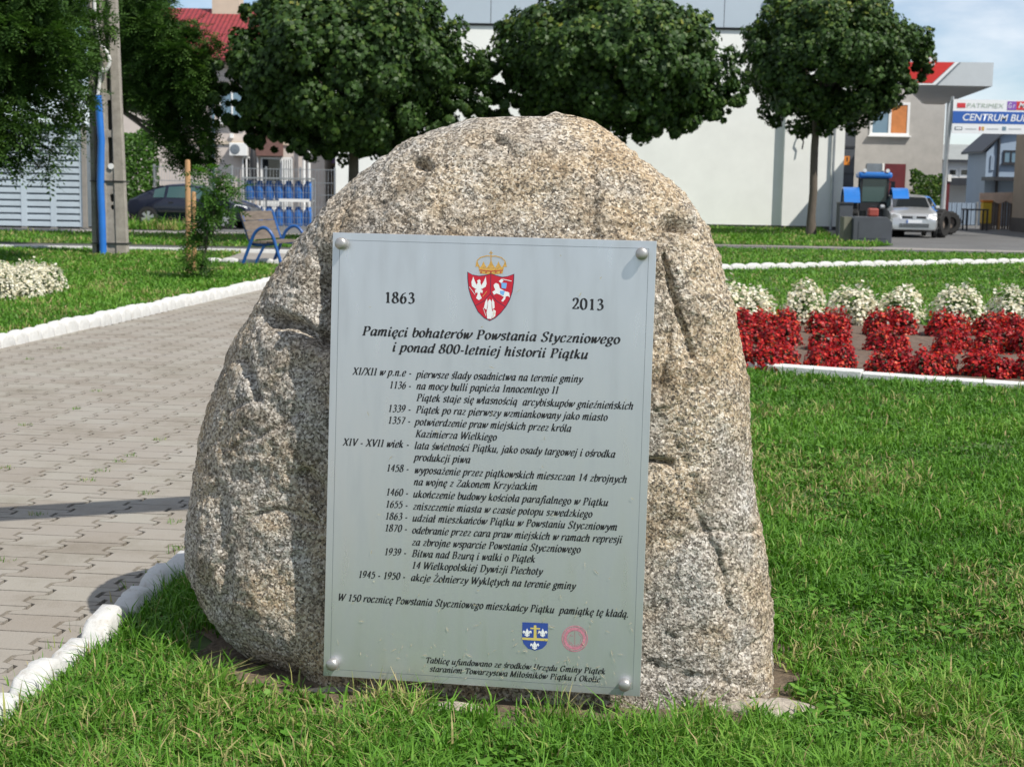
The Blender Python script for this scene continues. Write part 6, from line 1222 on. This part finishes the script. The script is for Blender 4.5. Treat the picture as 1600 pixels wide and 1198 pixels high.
# blue car behind the silver one
gq = G(1452, 364); st2 = [(a, b, c, d * .97, e, f, g__) for a, b, c, d, e, f, g__ in st]
t, ring, sec = car('parked_car', 'blue car mostly hidden behind the silver hatchback', (gq.x + .15, gq.y + 3.0, -.01), -math.pi / 2 - .05, 3.9, 1.65, st2, 'tractor_blue', 'glass_dark', [(-1.35, -.75), (-.68, .75)], (.30, .97), (-1.8, -1.5), (-1.2, 1.2), .29)
for sg in (1, -1): m = MB(); m.prism([(1.70, sg * .78, .62), (1.88, sg * .42, .62), (1.80, sg * .46, .80), (1.62, sg * .76, .84)], (.05, sg * .02, 0)); m.build('headlight', 'lamp_glass', t)
# loose big tyres beside the silver car
for px, py, r_, lab in ((1474, 371, .48, 'worn tractor tyre standing upright against the side of the silver car'), (1486, 366, .42, 'smaller dark tyre standing behind the worn tractor tyre')):
    gq = G(px, py); t = thing('old_tyre', lab, 'tyre', (gq.x, gq.y + .3, 0), .9 if r_ > .45 else .25, 'tyres beside the silver car'); m = MB(); w_ = .3; m.lathe([(r_ * .52, -w_ / 2), (r_ * .9, -w_ / 2), (r_, -w_ * .3), (r_, w_ * .3), (r_ * .9, w_ / 2), (r_ * .52, w_ / 2), (r_ * .58, 0), (r_ * .52, -w_ / 2)], (0, 0, r_), 'y', 26)
    vs = len(m.f); m.f = m.f[:-2]; m.mi = m.mi[:-2]
    for k in range(18): q = k * math.pi / 9; c_, s_ = math.cos(q), math.sin(q); m.prism([(r_ * .98 * c_ - .03 * s_, -w_ * .4, r_ + r_ * .98 * s_ + .03 * c_), (r_ * 1.05 * c_, -w_ * .4, r_ + r_ * 1.05 * s_), (r_ * .98 * c_ + .03 * s_, -w_ * .4, r_ + r_ * .98 * s_ - .03 * c_)], (0, w_ * .8, 0))
    m.build('tread', 'black_rubber', t); m = MB(); m.lathe([(r_ * .5, -.02), (r_ * .5, .02)], (0, 0, r_), 'y', 20); m.build('rim', 'fence_wood', t)
# utility cabinets beside the white hall
gq = G(1362, 379); t = thing('utility_cabinet', 'dark slate grey cabinet with one cut corner on the grass verge', 'cabinet', (wx(1362, gq.y), gq.y, 0)); X = lambda px: wx(px, gq.y) - wx(1362, gq.y); Z = lambda py: wz(1362, py, gq.y)
m = MB(); m.prism([(X(1336), 0, -.05), (X(1397), 0, -.05), (X(1397), 0, Z(347)), (X(1388), 0, Z(339)), (X(1339), 0, Z(339)), (X(1336), 0, Z(342))], (0, .9, 0)); m.build('body', 'slate_box', t, bevel=.015); sub('side_panel', 'olive_box', t, [((X(1324), .25, -.04), (X(1336) - .004, .85, Z(340)))]); sub('hatch', 'slate_box', t, [((X(1344), -.012, .12), (X(1388), -.002, Z(346)))])
t = thing('red_canister', 'small rusty red box lying on top of the slate grey cabinet', 'box', (wx(1366, gq.y + .4), gq.y + .4, Z(339) + .002)); sub('body', 'red_box', t, [((-.17, -.12, 0), (.15, .12, .26))], .05); m = MB(); m.tube([(-.1, 0, .26), (-.08, 0, .33), (.06, 0, .33), (.08, 0, .26)], .015, 6); m.build('handle', 'dark_metal', t)
gq2 = G(1322, 371); t = thing('utility_cabinet', 'blue grey cabinet standing against the corner of the white hall', 'cabinet', (wx(1323, gq2.y), gq2.y, 0)); sub('body', 'slate_box', t, [((wx(1313, gq2.y) - wx(1323, gq2.y), 0, -.05), (wx(1334, gq2.y) - wx(1323, gq2.y), .5, wz(1323, 319, gq2.y)))], .015); sub('lid', 'dark_metal', t, [((wx(1312.5, gq2.y) - wx(1323, gq2.y), -.03, wz(1323, 319, gq2.y) + .003), (wx(1334.5, gq2.y) - wx(1323, gq2.y), .53, wz(1323, 317.5, gq2.y) + .03))]); sub('red_sticker', 'sign_red', t, [((wx(1316, gq2.y) - wx(1323, gq2.y), -.012, .1), (wx(1322, gq2.y) - wx(1323, gq2.y), -.003, .3))])
# invented gallows post out of view, added to shade a band of path
t = thing('added_shade_post', 'unseen steel post with a long arm, added to shade the paved path', 'added shade caster', (-2.75, 4.3, 0)); hx = 3.3; off = Vector((SUN.x / SUN.z * hx, SUN.y / SUN.z * hx, 0)); A_ = Vector((-4.4, 6.22, 0)) + off - Vector((-2.75, 4.3, 0)); B_ = Vector((-.7, 7.68, 0)) + off - Vector((-2.75, 4.3, 0))
t.location = (A_.x - 2.75, A_.y + 4.3, 0); B_ = B_ - A_
m = MB(); m.tube([(0, 0, -.05), (0, 0, hx + .14)], .09, 14); m.build('post', 'galv', t, smooth=True); m = MB(); d_ = B_.normalized(); n_ = Vector((-d_.y, d_.x, 0)) * .115; m.prism([n_ + Vector((0, 0, hx - .06)), -n_ + Vector((0, 0, hx - .06)), -n_ + Vector((0, 0, hx + .06)), n_ + Vector((0, 0, hx + .06))], B_); m.build('arm', 'galv', t)
